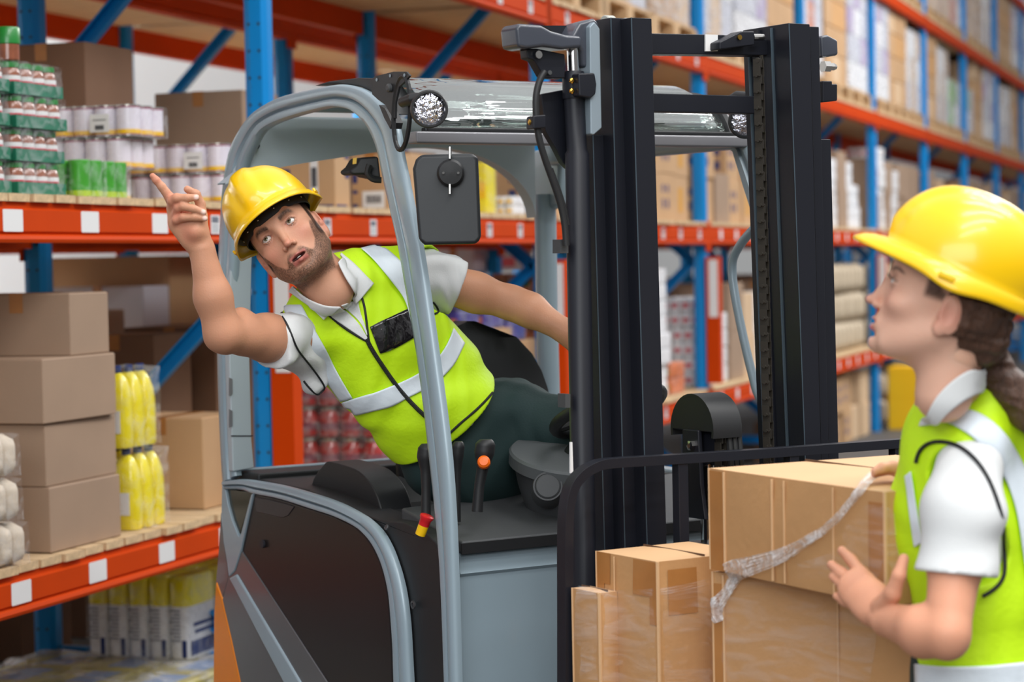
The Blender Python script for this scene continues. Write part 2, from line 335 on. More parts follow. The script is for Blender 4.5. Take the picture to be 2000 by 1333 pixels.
# ================================================================== goods builders (all local: x along rack, y into rack, z up)
PROTO = {}
def place(proto, u, v, z, label, group, rz=0., jit=0.):
    """first use moves the prototype itself, later uses copy it"""
    loc = RO+RU*u+RV*v+Vector((0, 0, z)); a = ROT_R+rz
    if not proto.get('used'):
        proto['used'] = True; o = proto['o']; o.location = loc; o.rotation_euler = (0, 0, a); o['label'] = label; o['group'] = group
        return o
    return dup(proto['o'], loc, a, label, group)
def barcode_mb(face, x0, x1, z0, z1, n=14):
    m = MB(); st = (x1-x0)/n
    for i in range(n):
        a = x0+st*i; b = a+st*(.35+.35*((i*7) % 3)/2)
        if face == 'x': m.b2((-.0012, a, z0), (0, b, z1))
        else: m.b2((a, -.0012, z0), (b, 0, z1))
    return m
def carton(w, d, h, m=None, label_=None, prints=None, tape=True, name='carton'):
    """closed carton, corner at origin"""
    m = m or CARD
    t = thing(name, 'x', 'box')
    obj('carton_body', MB().b2((0, 0, 0), (w, d, h)), m, t, bevel=.004, seg=2)
    f = MB(); f.b2((.004, .004, h), (w-.004, d/2-.0015, h+.002)); f.b2((.004, d/2+.0015, h), (w-.004, d-.004, h+.002)); obj('top_flap', f, m, t)
    if tape:
        a = MB(); a.b2((-.0012, d/2-.024, h-.06), (0, d/2+.024, h+.002)); a.b2((-.0012, d/2-.024, h+.002), (w+.001, d/2+.024, h+.0032)); obj('packing_tape', a, TAPE, t)
    if label_:
        y0, y1, z0, z1 = label_
        q = obj('shipping_label', MB().b2((-.0015, y0, z0), (-.0002, y1, z1)), PAPER, t)
        b = barcode_mb('x', y0+(y1-y0)*.15, y1-(y1-y0)*.15, z0+(z1-z0)*.3, z1-(z1-z0)*.25); b.v = [(x-.0015, y, z) for x, y, z in b.v]; obj('barcode', b, INK, q)
    if prints:
        a = MB()
        for (y0, y1, z0, z1) in prints[1]: a.b2((-.001, y0, z0), (0, y1, z1)); a.b2((max(.01, min(w-.05, y0*w/d)), -.001, z0), (min(w-.01, y1*w/d), 0, z1))
        obj('printed_mark', a, prints[0], t)
    return {'o': t}
def ring(cx, cy, r, z0, z1, n=14): return MB().lathe((cx, cy, 0), [(r, z0), (r, z1)], n)
def cyl_item(name, parts, x, y, parent):
    """a packed tin or jar: first material is the body, further meshes are its sub-parts"""
    me, subs = parts
    o = link(bpy.data.objects.new(name, me)); o.parent = parent; o.location = (x, y, 0)
    for nm, s in subs: c = link(bpy.data.objects.new(nm, s)); c.parent = o
    return o
def M_(mb, name, m):
    me = mesh_of(mb, name); me.materials.append(m); me.polygons.foreach_set('use_smooth', [True]*len(me.polygons)); me.set_sharp_from_angle(angle=math.radians(35)); return me
def wrap_mb(w, d, h, nx=8, nz=6, bulge=.006, amp=.006, base=0.0, seed=1, close_top=True):
    """slightly bulging, crumpled film shell around a pack"""
    rs = random.Random(seed); m = MB(); rows = []
    peri = []
    for i in range(nx): peri.append((w*i/nx, 0, 0, -1))
    for i in range(nx): peri.append((w, d*i/nx, 1, 0))
    for i in range(nx): peri.append((w-w*i/nx, d, 0, 1))
    for i in range(nx): peri.append((0, d-d*i/nx, -1, 0))
    for k in range(nz+1):
        z = base+(h-base)*k/nz; row = []
        for (x, y, a, b) in peri:
            q = bulge+rs.uniform(-amp, amp)*.6
            row.append((x+a*q+(.5-x/w)*.004, y+b*q, z+rs.uniform(-amp, amp)*.3))
        rows.append(row)
    m.grid(rows, True)
    if close_top:
        c = [(w*.5+(x-w*.5)*.6, d*.5+(y-d*.5)*.6, z+.004+rs.uniform(0, amp)) for x, y, z in rows[-1]]; m.grid([rows[-1], c], True)
        m.add(c, [tuple(range(len(c)))])
    return m
TD, TH = .083, .108
tin_parts = (M_(MB().lathe((0, 0, 0), [(TD/2, .004), (TD/2, TH-.004)], 18), 'tin', TINW),
             [('tin_rim', M_(MB().lathe((0, 0, 0), [(TD/2-.004, 0), (TD/2+.0012, .001), (TD/2+.0012, .005), (TD/2, .0055)], 18).lathe((0, 0, 0), [(TD/2, TH-.006), (TD/2+.0012, TH-.005), (TD/2+.0012, TH), (TD/2-.003, TH), (TD/2-.004, TH-.003)], 18), 'tin_rim', TINM)),
              ('yellow_band', M_(MB().lathe((0, 0, 0), [(TD/2+.0006, .009), (TD/2+.0006, .024)], 18), 'yellow_band', YEL)),
              ('red_band', M_(MB().lathe((0, 0, 0), [(TD/2+.0004, .006), (TD/2+.0004, .009)], 18).lathe((0, 0, 0), [(TD/2+.0004, TH-.010), (TD/2+.0004, TH-.006)], 18), 'red_band', MAG))])
def tin_pack(nx, ny, tag_=None):
    t = thing('tin_pack', 'x', 'tins')
    for i in range(nx):
        for j in range(ny):
            if i == 0 or j == 0: cyl_item('tin', tin_parts, TD/2+i*TD, TD/2+j*TD, t)
            else:
                o = link(bpy.data.objects.new('tin', tin_parts[0])); o.parent = t; o.location = (TD/2+i*TD, TD/2+j*TD, 0)
    obj('film', wrap_mb(nx*TD, ny*TD, TH, bulge=.003, amp=.002, seed=3), FILM, t, smooth=True)
    if tag_ is not None:
        q = obj('price_card', MB().b2((-.008, tag_, .016), (-.0065, tag_+.075, .078)), PAPER, t)
        b = barcode_mb('x', tag_+.02, tag_+.055, .024, .040); b.v = [(x-.008, y, z) for x, y, z in b.v]
        b.b2((-.009, tag_+.012, .056), (-.008, tag_+.062, .059)); obj('barcode', b, INK, q)
    return {'o': t}
GH = .118
grn_parts = (M_(MB().lathe((0, 0, 0), [(.035, .012), (.036, .03), (.0345, GH*.6), (.036, GH-.004), (.032, GH)], 16), 'green_bottle', GREENC), [('lime_base', M_(MB().lathe((0, 0, 0), [(.034, 0), (.0362, .003), (.0362, .02)], 16), 'lime_base', LIME))])
def green_pack(nx, ny):
    t = thing('green_pack', 'x', 'pack')
    for i in range(nx):
        for j in range(ny): cyl_item('green_can', grn_parts, .037+i*.073, .037+j*.073, t)
    obj('film', wrap_mb(nx*.073, ny*.073, GH, bulge=.004, amp=.005, seed=5), FILM, t, smooth=True)
    return {'o': t}
JD, JH = .070, .096
jar_parts = (M_(MB().lathe((0, 0, 0), [(.030, 0), (.034, .005), (.034, .062), (.030, .074), (.027, .080)], 16), 'jar', JARM),
             [('jar_lid', M_(MB().lathe((0, 0, 0), [(.029, .080), (.030, .081), (.030, .095), (.028, .0965)], 16), 'jar_lid', LIDG)),
              ('jar_label', M_(MB().lathe((0, 0, 0), [(.0345, .038), (.0345, .056)], 16), 'jar_label', PAPER)),
              ('pink_label', M_(MB().lathe((0, 0, 0), [(.0349, .038), (.0349, .043)], 16), 'pink_label', PINK))])
def jar_pack(nx, ny, seed, extra=False):
    t = thing('jar_pack', 'x', 'jars')
    for i in range(nx):
        for j in range(ny): cyl_item('jar', jar_parts, JD/2+i*JD+.003, JD/2+j*JD+.003, t)
    W, D = nx*JD+.006, ny*JD+.006
    tr = MB(); h = .036
    tr.b2((-.002, -.002, 0), (W+.002, 0, h)); tr.b2((-.002, D, 0), (W+.002, D+.002, h)); tr.b2((-.002, 0, 0), (0, D, h)); tr.b2((W, 0, 0), (W+.002, D, h)); tr.b2((0, 0, -.001), (W, D, .001))
    obj('tray', tr, TRAYG, t)
    obj('film', wrap_mb(W, D, JH+.002, 9, 7, bulge=.006, amp=.006, seed=seed), FILM, t, smooth=True)
    return {'o': t}
# ------------------------------------------------------------------ left bay, middle shelf
ZM = Z['mid']+.0265; ZL = Z['low']+.0265
g = 'shrink wrapped trays of jars at the left end of the middle shelf'
jp = [jar_pack(4, 3, 11), jar_pack(4, 3, 12)]
ju = rk(33, 300, .03)[0]
tn = ['bottom', 'second', 'third', 'top']
for i in range(4):
    place(jp[i % 2], ju, .03+.004*(i % 2), ZM+i*(JH+.0045), 'shrink wrapped tray of green lidded jars, %s of the stack beside the green cans' % tn[i], g, rz=random.uniform(-.02, .02))
for i in range(4):
    place(jp[(i+1) % 2], ju-.345, .02, ZM+i*(JH+.0045), 'shrink wrapped tray of sauce jars cut by the left photo edge, %s of its stack' % tn[i], g, rz=random.uniform(-.02, .02))
def mini_jar():
    t = thing('lidded_tub', 'x', 'tub')
    obj('tub_body', MB().lathe((0, 0, 0), [(.03, 0), (.033, .004), (.033, .05)], 20), JARM, t, smooth=True)
    obj('tub_lid', MB().lathe((0, 0, 0), [(.034, .05), (.036, .052), (.036, .098), (.034, .101), (.030, .102)], 20), LIDG, t, smooth=True)
    return {'o': t}
mj = mini_jar(); place(mj, ju+.005+.03, .07, ZM+4*(JH+.0045)-.045+.045, 'tub with bright green lid on top of the jar trays', 'lidded tubs on the jar trays')
place(mj, ju+.10, .16, ZM+4*(JH+.0045), 'dull green lidded tub on the jar trays beside the blue post', 'lidded tubs on the jar trays')
gp = green_pack(2, 3)
gu = rk(178, 350, .03)[0]
gp['o'].location = (0, 0, 0)
place(gp, gu-.045, .03, ZM, 'shrink wrapped green cans, the pack nearer the jar trays', 'green can packs')
place(gp, gu+.128, .035, ZM, 'shrink wrapped green cans, the pack nearer the white tins', 'green can packs')
tinL = tin_pack(3, 5); tinLt = tin_pack(3, 5, tag_=.09); tinR = tin_pack(3, 5); tinRt = tin_pack(3, 5, tag_=.085)
tu = rk(222, 250, .20)[0]; g = 'white tins in film on the middle shelf'
for i, pr in enumerate((tinL, tinL, tinLt)):
    place(pr, tu+(.0, .03, .03)[i], (.26, .18, .14)[i], ZM+i*(TH+.003), ['shrink wrapped white tins behind the green cans on the shelf boards', 'shrink wrapped white tins, second tier above the green cans', 'shrink wrapped white tins with a price card, top tier of the left stack'][i], g)
tu2 = rk(440, 300, .06)[0]
for i, pr in enumerate((tinR, tinRt)):
    place(pr, tu2+.01*i, .05+.02*i, ZM+i*(TH+.003), ['shrink wrapped white tins on the boards behind the pointing finger', 'shrink wrapped white tins with a price card above the pointing finger'][i], g)
OCC = []
def gcart(px0, px1, ytop, v, z0, d, m, label, label_=None, prints=None, tape=True, cat=None, rz=0., group=None):
    """carton whose front-left edge stands at px0 and whose front face ends at px1, top at pixel ytop"""
    u0 = rk(px0, ytop, v)[0]; u1 = rk(px1, ytop, v)[0]; zt = rk(px0, ytop, v)[1]
    OCC.append((u0-.03, u1+.03, v-.03, v+d+.03, z0, zt)); c = carton(u1-u0, d, zt-z0, m, label_, prints, tape)
    return place(c, u0, v, z0, label, group or 'cartons stored on the rack', rz=rz)
gcart(312+160, 312+230, 176, .45, ZM, .40, CARD, 'wide plain brown carton standing behind the white tins')
gcart(165, 258, 82, .5, ZM, .36, CARD4, 'tall dark brown carton behind the white tins near the blue post', prints=None)
gcart(60, 105, 95, .8, ZM, .2, CARD, 'carton with a faded print in front of the white wall, behind the jars')
# ------------------------------------------------------------------ left bay, lowest shelf
g = 'stack of plain brown cartons on the lowest shelf'
zc = ZL; hs = [.205, .205, .208, .205]
ed = [(98, 236), (89, 230), (84, 224), (137, 215)]
zz = ZL
tops = [953, 829, 702, 573]
pn = ['bottom', 'second from bottom', 'third from bottom', 'top']
for i in range(4):
    v = .03+.01*(i % 2); a, b = ed[i]; u0 = rk(a, tops[i]+60, v)[0]; u1 = rk(b, tops[i]+50, v)[0]
    zt = rk(a, tops[i], v)[1]; c = carton(u1-u0, .38, zt-zz-.001, CARD, tape=(i == 3))
    if i == 3:
        pass
    place(c, u0, v, zz, 'plain brown carton, %s of the stack of four on the lowest shelf' % pn[i], g, rz=(.0, .012, -.01, .02)[i]); zz = zt+.0015
# beige wrapped packs at left
def soft_pack(w, d, h, m, n=5, nm='soft_pack', film=True, seed=2, cat='pack', lobes='x'):
    t = thing(nm, 'x', cat)
    mm = MB()
    me = None
    for i in range(n):
        x = w/n*(i+.5); b = MB(); r = w/n/2
        rows = []
        for k in range(9):
            a = k/8; z = h*a; q = (1-abs(2*a-1)**6*.35)
            row = []
            for j in range(16):
                th = 2*math.pi*j/16; cx, cy = math.cos(th), math.sin(th)
                ex = abs(cx)**.6*(1 if cx > 0 else -1); ey = abs(cy)**.35*(1 if cy > 0 else -1)
                row.append((x+ex*r*q, d/2+ey*d/2*q, z))
            rows.append(row)
        b.grid(rows, True); b.add(rows[0], [tuple(range(15, -1, -1))]); b.add(rows[-1], [tuple(range(16))])
        if me is None: o = obj('roll', b, m, t, smooth=True, auto=60)
        else: o = obj('roll', b, m, t, smooth=True, auto=60)
        me = 1
    if film: obj('film', wrap_mb(w, d, h, bulge=.008, amp=.008, seed=seed), FILM, t, smooth=True)
    return {'o': t}
sp = soft_pack(.34, .22, .125, BEIGE)
g = 'film wrapped beige rolls at the left edge'
for i, (px, py, yt) in enumerate(((58, 1095, 1018), (46, 1010, 931), (40, 920, 829))):
    uR = rk(px, yt+40, -.02)[0]
    place(sp, uR-.35, -.02, ZL+i*.133, 'film wrapped pack of beige rolls at the left photo edge, %s of three' % ('lowest', 'middle', 'top')[i], g)
# yellow bottles with handles
def bottle_pack(nx, ny, seed=4):
    t = thing('bottle_pack', 'x', 'bottles')
    body = MB()
    rows = []
    prof = [(0, .9), (.01, 1), (.09, 1), (.15, .98), (.19, .9), (.225, .66), (.245, .42), (.25, .3)]
    for z, s in prof:
        rows.append([((abs(math.cos(a))**.6*math.copysign(1, math.cos(a)))*.036*s, (abs(math.sin(a))**.6*math.copysign(1, math.sin(a)))*.05*s, z) for a in [2*math.pi*j/16 for j in range(16)]])
    body.grid(rows, True); body.add(rows[0], [tuple(range(15, -1, -1))]); body.add(rows[-1], [tuple(range(16))])
    bm_ = M_(body, 'yellow_bottle', YBOT)
    hd = M_(MB().tube([(0, .047, .06), (0, .062, .09), (0, .064, .14), (0, .052, .18), (0, .035, .20)], .009, 8), 'bottle_handle', YBOT)
    cp = M_(MB().lathe((0, 0, 0), [(.014, .25), (.015, .252), (.015, .272), (.012, .274)], 12), 'bottle_cap', NAVY)
    lb = M_(MB().b2((-.0375, -.028, .05), (-.0365, .02, .125)), 'bottle_label', PAPER)
    for i in range(nx):
        for j in range(ny): cyl_item('bottle', (bm_, [('bottle_handle', hd), ('bottle_cap', cp), ('bottle_label', lb)]), .04+i*.078, .055+j*.115, t)
    obj('film', wrap_mb(nx*.078, ny*.115, .262, bulge=.004, amp=.008, seed=seed), FILM, t, smooth=True)
    return {'o': t}
bp = bottle_pack(3, 2)
bu = rk(262, 1030, .05)[0]; g = 'film wrapped yellow handled bottles'
place(bp, bu, .04, ZL, 'film wrapped pack of yellow handled bottles standing on the boards beside the cartons', g)
place(bp, bu-.03, .05, ZL+.276, 'film wrapped yellow handled bottles stacked above another pack, beside the cartons', g)
gcart(395, 470, 818, .10, ZL, .34, CARD2, 'tan carton on the lowest shelf half hidden by the forklift', rz=.0)
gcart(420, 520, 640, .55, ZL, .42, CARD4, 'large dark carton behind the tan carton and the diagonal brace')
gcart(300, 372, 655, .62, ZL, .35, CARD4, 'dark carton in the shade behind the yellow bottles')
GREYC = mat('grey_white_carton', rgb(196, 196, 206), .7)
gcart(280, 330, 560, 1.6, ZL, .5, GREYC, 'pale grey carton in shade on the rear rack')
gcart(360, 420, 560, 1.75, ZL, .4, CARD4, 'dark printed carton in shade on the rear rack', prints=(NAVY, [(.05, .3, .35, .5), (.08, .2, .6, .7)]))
gcart(330, 430, 500, 1.62, ZL, .7, CARD2, 'tall wide carton close under the rear rack beam', tape=False)
# packs low on the floor
def diaper_pack(n, seed=3):
    t = thing('carton_row_pack', 'x', 'pack')
    w, d, h = .235, .086, .315
    for i in range(n):
        b = MB(); rows = []
        for z, s in ((0, .93), (.01, 1), (h-.02, 1), (h-.005, .94), (h, .85)):
            rows.append([((abs(math.cos(a))**.35*math.copysign(1, math.cos(a)))*w/2*s+w/2, (abs(math.sin(a))**.45*math.copysign(1, math.sin(a)))*d/2*s+d/2+i*d, z) for a in [2*math.pi*j/20 for j in range(20)]])
        b.grid(rows, True); b.add(rows[0], [tuple(range(19, -1, -1))]); b.add(rows[-1], [tuple(range(20))])
        me = M_(b, 'paper_packet', WHITEP); o = link(bpy.data.objects.new('paper_packet', me)); o.parent = t
        yb = MB(); rows = []
        for z, s in ((h*.64, 1.006), (h-.02, 1.006), (h-.005, .95), (h+.001, .86)):
            rows.append([((abs(math.cos(a))**.35*math.copysign(1, math.cos(a)))*w/2*s+w/2, (abs(math.sin(a))**.45*math.copysign(1, math.sin(a)))*d/2*s+d/2+i*d, z) for a in [2*math.pi*j/20 for j in range(20)]])
        yb.grid(rows, True); yb.add(rows[-1], [tuple(range(20))]); y = link(bpy.data.objects.new('yellow_top', M_(yb, 'yellow_top', YBOT))); y.parent = o
        p = MB(); y0 = i*d
        for q in range(9):
            z = h*.58-q*.014; p.b2((-.0015, y0+.034, z), (-.0005, y0+.034+(.045, .03, .038)[q % 3], z+.006))
        obj('fine_print', p, GREYINK, o)
        obj('blue_mark', MB().b2((-.0018, y0+.01, .01), (-.0005, y0+.028, .075)), NAVY, o)
    obj('blue_panel', MB().b2((.02, -.0015, .015), (w-.01, -.0003, .07)), NAVY, t)
    tx = MB()
    for q, (a, b) in enumerate(((.05, .2), (.04, .21))): tx.b2((a, -.0015, .095+q*.028), (b, -.0003, .108+q*.028))
    obj('print_line', tx, NAVY, t)
    obj('film', wrap_mb(w, n*d, h+.003, bulge=.004, amp=.005, seed=seed), FILM, t, smooth=True)
    return {'o': t}
dp = diaper_pack(5)
vdp = .30; du, dz = rk(375, 1290, vdp)
place(dp, du-.02, vdp, dz, 'wrapped row of five white and yellow packets under the lowest shelf', 'white and yellow packets under the shelf')
place(dp, du+.26, vdp+.01, dz, 'wrapped row of white and yellow packets hidden behind the forklift rear corner', 'white and yellow packets under the shelf')
print('PACK BASE Z', dz, 'u', du)
def slab_pack(w, d, h, m, topm, nm='packet_layer'):
    t = thing(nm, 'x', 'packs')
    for i in range(4):
        for j in range(3):
            obj('flat_packet', MB().b2((w/4*i+.006, d/3*j+.006, 0), (w/4*(i+1)-.006, d/3*(j+1)-.006, h)), m, t, bevel=.02, seg=3)
            obj('blue_patch', MB().b2((w/4*i+.05, d/3*j+.05, h), (w/4*(i+1)-.05, d/3*(j+1)-.12, h+.0015)), topm, t)
    obj('film', wrap_mb(w, d, h+.004, 16, 8, bulge=.02, amp=.03, seed=8), FILM_W, t, smooth=True)
    return {'o': t}
LBLUE = mat('light_blue_print', rgb(120, 150, 196), .5)
SY = mat('dull_yellow_pack', rgb(196, 180, 60), .45, var=.3, vscale=6, coat=.3)
sl = slab_pack(1.25, .85, dz-.15, SY, LBLUE)
place(sl, du-1.15, .12, .145, 'film covered layer of yellow packets near the floor at bottom left', 'packets near the floor')
place(sl, du-2.45, .12, .145, 'film covered layer of yellow packets near the floor, further left', 'packets near the floor')
# ------------------------------------------------------------------ wooden pallets
def pallet(w=1.15, d=1.0):
    t = thing('wooden_pallet', 'x', 'pallet')
    for i in range(7): obj('top_board', MB().b2((0, d/7*i+.012, .122), (w, d/7*(i+1)-.012, .144)), WOOD2, t)
    for i in range(3): obj('stringer_board', MB().b2((w/2*i*.88+.0, 0, .1), (w/2*i*.88+.13, d, .122)), WOOD2, t)
    for i in range(3):
        for j in range(3): obj('block', MB().b2((w/2*i*.88, (d-.12)/2*j, .02), (w/2*i*.88+.13, (d-.12)/2*j+.12, .1)), WOOD2, t)
    for j in range(3): obj('bottom_board', MB().b2((0, (d-.11)/2*j, 0), (w, (d-.11)/2*j+.11, .02)), WOOD2, t)
    return {'o': t}
pal = pallet()
pq = [0]
def put_pallet(u, v, z, where):
    return place(pal, u, v, z, 'wooden block pallet %s' % where, 'wooden pallets on the rack')
put_pallet(du-1.15, .1, 0, 'under the yellow packets near the floor')
put_pallet(du-2.45, .1, 0, 'on the floor at the far left under the shelf')
put_pallet(du+.1, .1, 0, 'on the floor behind the forklift')
# ------------------------------------------------------------------ bay behind the driver
gcart(653, 682, 286, .06, ZM, .27, CARD2, 'tan carton with white label and navy marks right of the hard hat', label_=(.075, .11, .03, .21), prints=(NAVY, [(.22, .245, .20, .25), (.01, .03, .20, .26), (.2, .25, .12, .16), (.01, .20, .005, .012)]))
gcart(758, 800, 300, .10, ZM, .175, CARD2, 'brown carton with a wide barcode label left of the front cab pillar', label_=(.02, .125, .01, .085), prints=(NAVY, [(.148, .17, .01, .03), (.148, .17, .075, .09), (.148, .17, .12, .16)]))
gcart(800, 860, 300, .10, ZM, .1, CARD2, 'brown carton partly hidden by the black cab mirror')
def plain_pack(w, d, h, m, band, nm='wrapped_pack', nv=4, nh=2, label='x'):
    t = thing(nm, label, 'pack'); y = d/nv; zz = h/nh
    for j in range(nv):
        for k in range(nh):
            o = obj('packet', MB().b2((0, y*j+.002, zz*k+.001), (w, y*(j+1)-.002, zz*(k+1)-.001)), m, t, bevel=min(.012, y*.2), seg=3)
            obj('printed_band', MB().b2((-.001, y*j+y*.18, zz*k+zz*.3), (0, y*(j+1)-y*.18, zz*k+zz*.62)), band, o)
    obj('film', wrap_mb(w, d, h, bulge=.005, amp=.006, seed=nv*7+nh), FILM, t, smooth=True)
    return {'o': t}
def at(px, v, py=400): return rk(px, py, v)[0]
yp = plain_pack(.14, .16, .255, YBOT, YEL, nv=3, nh=1)
place(yp, at(952, .1), .1, ZM, 'tall yellow pack on the middle shelf just right of the mirror', 'wrapped packs on the middle shelf')
wy = plain_pack(.2, .14, .095, WHITEP, YEL, nv=3, nh=2)
place(wy, at(1003, .08), .08, ZM, 'small white and yellow pack on the middle shelf right of the tall yellow pack', 'wrapped packs on the middle shelf')
gcart(1015, 1040, 300, .4, ZM, .3, CARD4, 'dark brown carton behind the small white and yellow pack')
for i in range(3):
    place(wy, at(1098, .05)+.15, .03, ZM+.1*i, 'white and yellow pack between the cab pillar and the mast, %s of three' % ('lowest', 'middle', 'top')[i], 'wrapped packs on the middle shelf')
# red jars
rj = (M_(MB().lathe((0, 0, 0), [(.042, 0), (.048, .006), (.049, .08), (.04, .105), (.036, .112)], 14), 'red_jar', REDJ), [('jar_lid', M_(MB().lathe((0, 0, 0), [(.038, .112), (.038, .128)], 14), 'jar_lid', TINM)), ('jar_label', M_(MB().lathe((0, 0, 0), [(.0495, .03), (.0495, .06)], 14), 'jar_label', mat('dark_red_label', rgb(120, 60, 76), .5)))])
def red_pack(nx, ny):
    t = thing('red_jar_pack', 'x', 'jars')
    for i in range(nx):
        for j in range(ny): cyl_item('red_jar', rj, .05+i*.1, .05+j*.1, t)
    obj('film', wrap_mb(nx*.1, ny*.1, .13, bulge=.004, amp=.004, seed=5), FILM, t, smooth=True)
    return {'o': t}
rp = red_pack(2, 4); ru = at(742, .05, 880); g = 'shrink wrapped red jars on the lowest shelf behind the driver'
for i in range(4):
    place(rp, ru, .05, ZL+.134*i, 'shrink wrapped red jars seen past the orange post guard, %s tier' % ('first', 'second', 'third', 'fourth')[i], g)
for i in range(3):
    place(rp, ru+.25, .05, ZL+.134*i, 'shrink wrapped red jars behind the driver and his seat, tier %s' % ('one', 'two', 'three')[i], g)
bag = plain_pack(.3, .2, .10, PURP, ORG, nv=4, nh=1); g = 'purple snack packs above the seat back'
c0 = gcart(900, 1000, 650, .1, ZL, .4, CARD2, 'tan carton on the lowest shelf above the seat back')
c1 = gcart(1005, 1060, 668, .08, ZL, .3, CARD2, 'tan carton on the lowest shelf next to the far rear cab pillar')
zt = rk(900, 650, .1)[1]; zt1 = rk(1005, 668, .08)[1]
for i, px in enumerate((895, 945, 990)):
    for j in range(2): place(bag, at(px, .1, 630), .1, (zt, zt, zt1)[i]+.003+.105*j, 'purple and orange snack pack above the seat back, %s column, %s' % (('left', 'middle', 'right')[i], ('lower', 'upper')[j]), g)
gcart(925, 950, 485, 1.55, Z['mid']-.28, .3, GREYC, 'pale carton under the rear rack beam seen beneath the mirror')
gcart(1018, 1040, 490, 1.6, Z['mid']-.28, .4, GREYC, 'pale carton under the rear rack beam left of the far cab pillar', prints=(PINK, [(.05, .2, .03, .1)]))
# ------------------------------------------------------------------ bays further along: rows of stacked goods
CARD5 = mat('pale_cardboard', rgb(206, 176, 142), .75, var=.06, vscale=4)
BEI = mat('beige_sack', rgb(186, 170, 146), .7, var=.2, vscale=20, bump=.3, bscale=20)
GRN2 = mat('green_print', rgb(110, 170, 60), .5)
ctypes = {
 'tan carton with navy marks': carton(.38, .34, .30, CARD2, None, (NAVY, [(.05, .09, .08, .14), (.15, .19, .08, .14), (.05, .09, .18, .23), (.15, .19, .18, .23)])),
 'tan carton with a yellow mark': carton(.36, .33, .29, CARD2, None, (mat('ochre_print', rgb(206, 150, 60), .6), [(.1, .2, .06, .22)])),
 'plain brown carton': carton(.42, .40, .34, CARD, None, None),
 'pale carton with a label': carton(.40, .38, .30, CARD5, (.1, .2, .1, .2), None),
 'dark brown carton': carton(.42, .40, .33, CARD4, None, None),
 'white and navy pack': plain_pack(.36, .34, .24, WHITEP, NAVY),
 'white and pink pack': plain_pack(.34, .30, .2, WHITEP, PINK),
 'yellow and pink pack': plain_pack(.32, .30, .22, YEL, PINK),
 'beige sack': soft_pack(.40, .36, .26, BEI, n=2, nm='sack', film=False),
 'purple bag pack': plain_pack(.36, .30, .22, PURP, ORG),
 'orange bag pack': plain_pack(.34, .30, .2, ORG, mat('green_mark', rgb(60, 120, 40), .5)),
}
cw = {k: (v['o'].name, ) for k, v in ctypes.items()}
CWD = {'tan carton with navy marks': (.38, .34, .30), 'tan carton with a yellow mark': (.36, .33, .29), 'plain brown carton': (.42, .40, .34), 'pale carton with a label': (.40, .38, .30), 'dark brown carton': (.42, .40, .33),
       'white and navy pack': (.36, .34, .24), 'white and pink pack': (.34, .30, .2), 'yellow and pink pack': (.32, .30, .22), 'beige sack': (.40, .36, .26), 'purple bag pack': (.36, .30, .22), 'orange bag pack': (.34, .30, .2)}
RK = random.Random(21)
NTH = ['first', 'second', 'third', 'fourth', 'fifth', 'sixth', 'seventh', 'eighth', 'ninth']
def row(k, lvname, z, types, maxh, v=.05, u0=None, u1=None, tag_=''):
    u = uk(k)+.14 if u0 is None else u0; end = uk(k)+PITCHU-.06 if u1 is None else u1; c = 0
    while True:
        ty = types[c % len(types)] if c < len(types) else RK.choice(types)
        w_, d_, h_ = CWD[ty]
        if u+w_ > end: break
        n = max(1, min(int(maxh/h_), RK.choice((1, 2, 2, 3, 3)))) if c >= len(types) else max(1, int(maxh/h_))
        for i in range(n):
            tier = 'alone' if n == 1 else ('lowest', 'second tier', 'third tier', 'fourth tier')[i]
            place(ctypes[ty], u+.005, v+RK.uniform(0, .04), z+i*(h_+.002), '%s, %s, %s, %s column%s, %s' % (ty, lvname+(' shelf' if lvname != 'floor level' else ''), bayn(k).replace('beyond the driver', 'past driver'), NTH[min(c, 8)], tag_, tier), 'goods on the %s shelf, %s bay' % (lvname, ORD[k]), rz=RK.uniform(-.015, .015))
        u += w_+RK.uniform(.015, .05); c += 1
T = list(ctypes)
row(0, 'middle', ZM, ['plain brown carton', 'pale carton with a label'], .62, v=.62, u0=at(800, .62), u1=at(900, .62), tag_=' set back')
row(1, 'middle', ZM, ['tan carton with navy marks', 'tan carton with a yellow mark']*4, .62)
row(1, 'lowest', ZL, ['orange bag pack', 'purple bag pack', 'orange bag pack', 'yellow and pink pack', 'white and pink pack', 'yellow and pink pack', 'white and pink pack'], .85)
row(2, 'middle', ZM, ['tan carton with navy marks', 'plain brown carton', 'tan carton with navy marks', 'tan carton with a yellow mark', 'dark brown carton'], .62)
row(2, 'lowest', ZL, ['white and pink pack', 'white and navy pack', 'plain brown carton', 'pale carton with a label'], .7)
row(3, 'middle', ZM, ['pale carton with a label', 'white and navy pack', 'plain brown carton', 'white and pink pack', 'plain brown carton'], .72)
row(3, 'lowest', ZL, ['beige sack']*7, .8)
row(4, 'middle', ZM, ['plain brown carton', 'white and pink pack', 'plain brown carton'], .8)
row(4, 'lowest', ZL, ['beige sack', 'pale carton with a label', 'beige sack'], .8)
for k in (5, 6, 7, 8, 9): row(k, 'middle', ZM, [RK.choice(['plain brown carton', 'pale carton with a label', 'tan carton with navy marks']) for _ in range(4)], .75)
for k in (5, 6, 7): row(k, 'lowest', ZL, [RK.choice(['beige sack', 'pale carton with a label', 'white and navy pack']) for _ in range(4)], .75)
for k in (3, 4): row(k, 'floor level', .0, ['dark brown carton', 'beige sack', 'pale carton with a label', 'tan carton with navy marks'] if k == 3 else ['beige sack', 'beige sack', 'dark brown carton'], .62)
row(5, 'floor level', .0, ['white and pink pack', 'yellow and pink pack', 'dark brown carton'], .6)
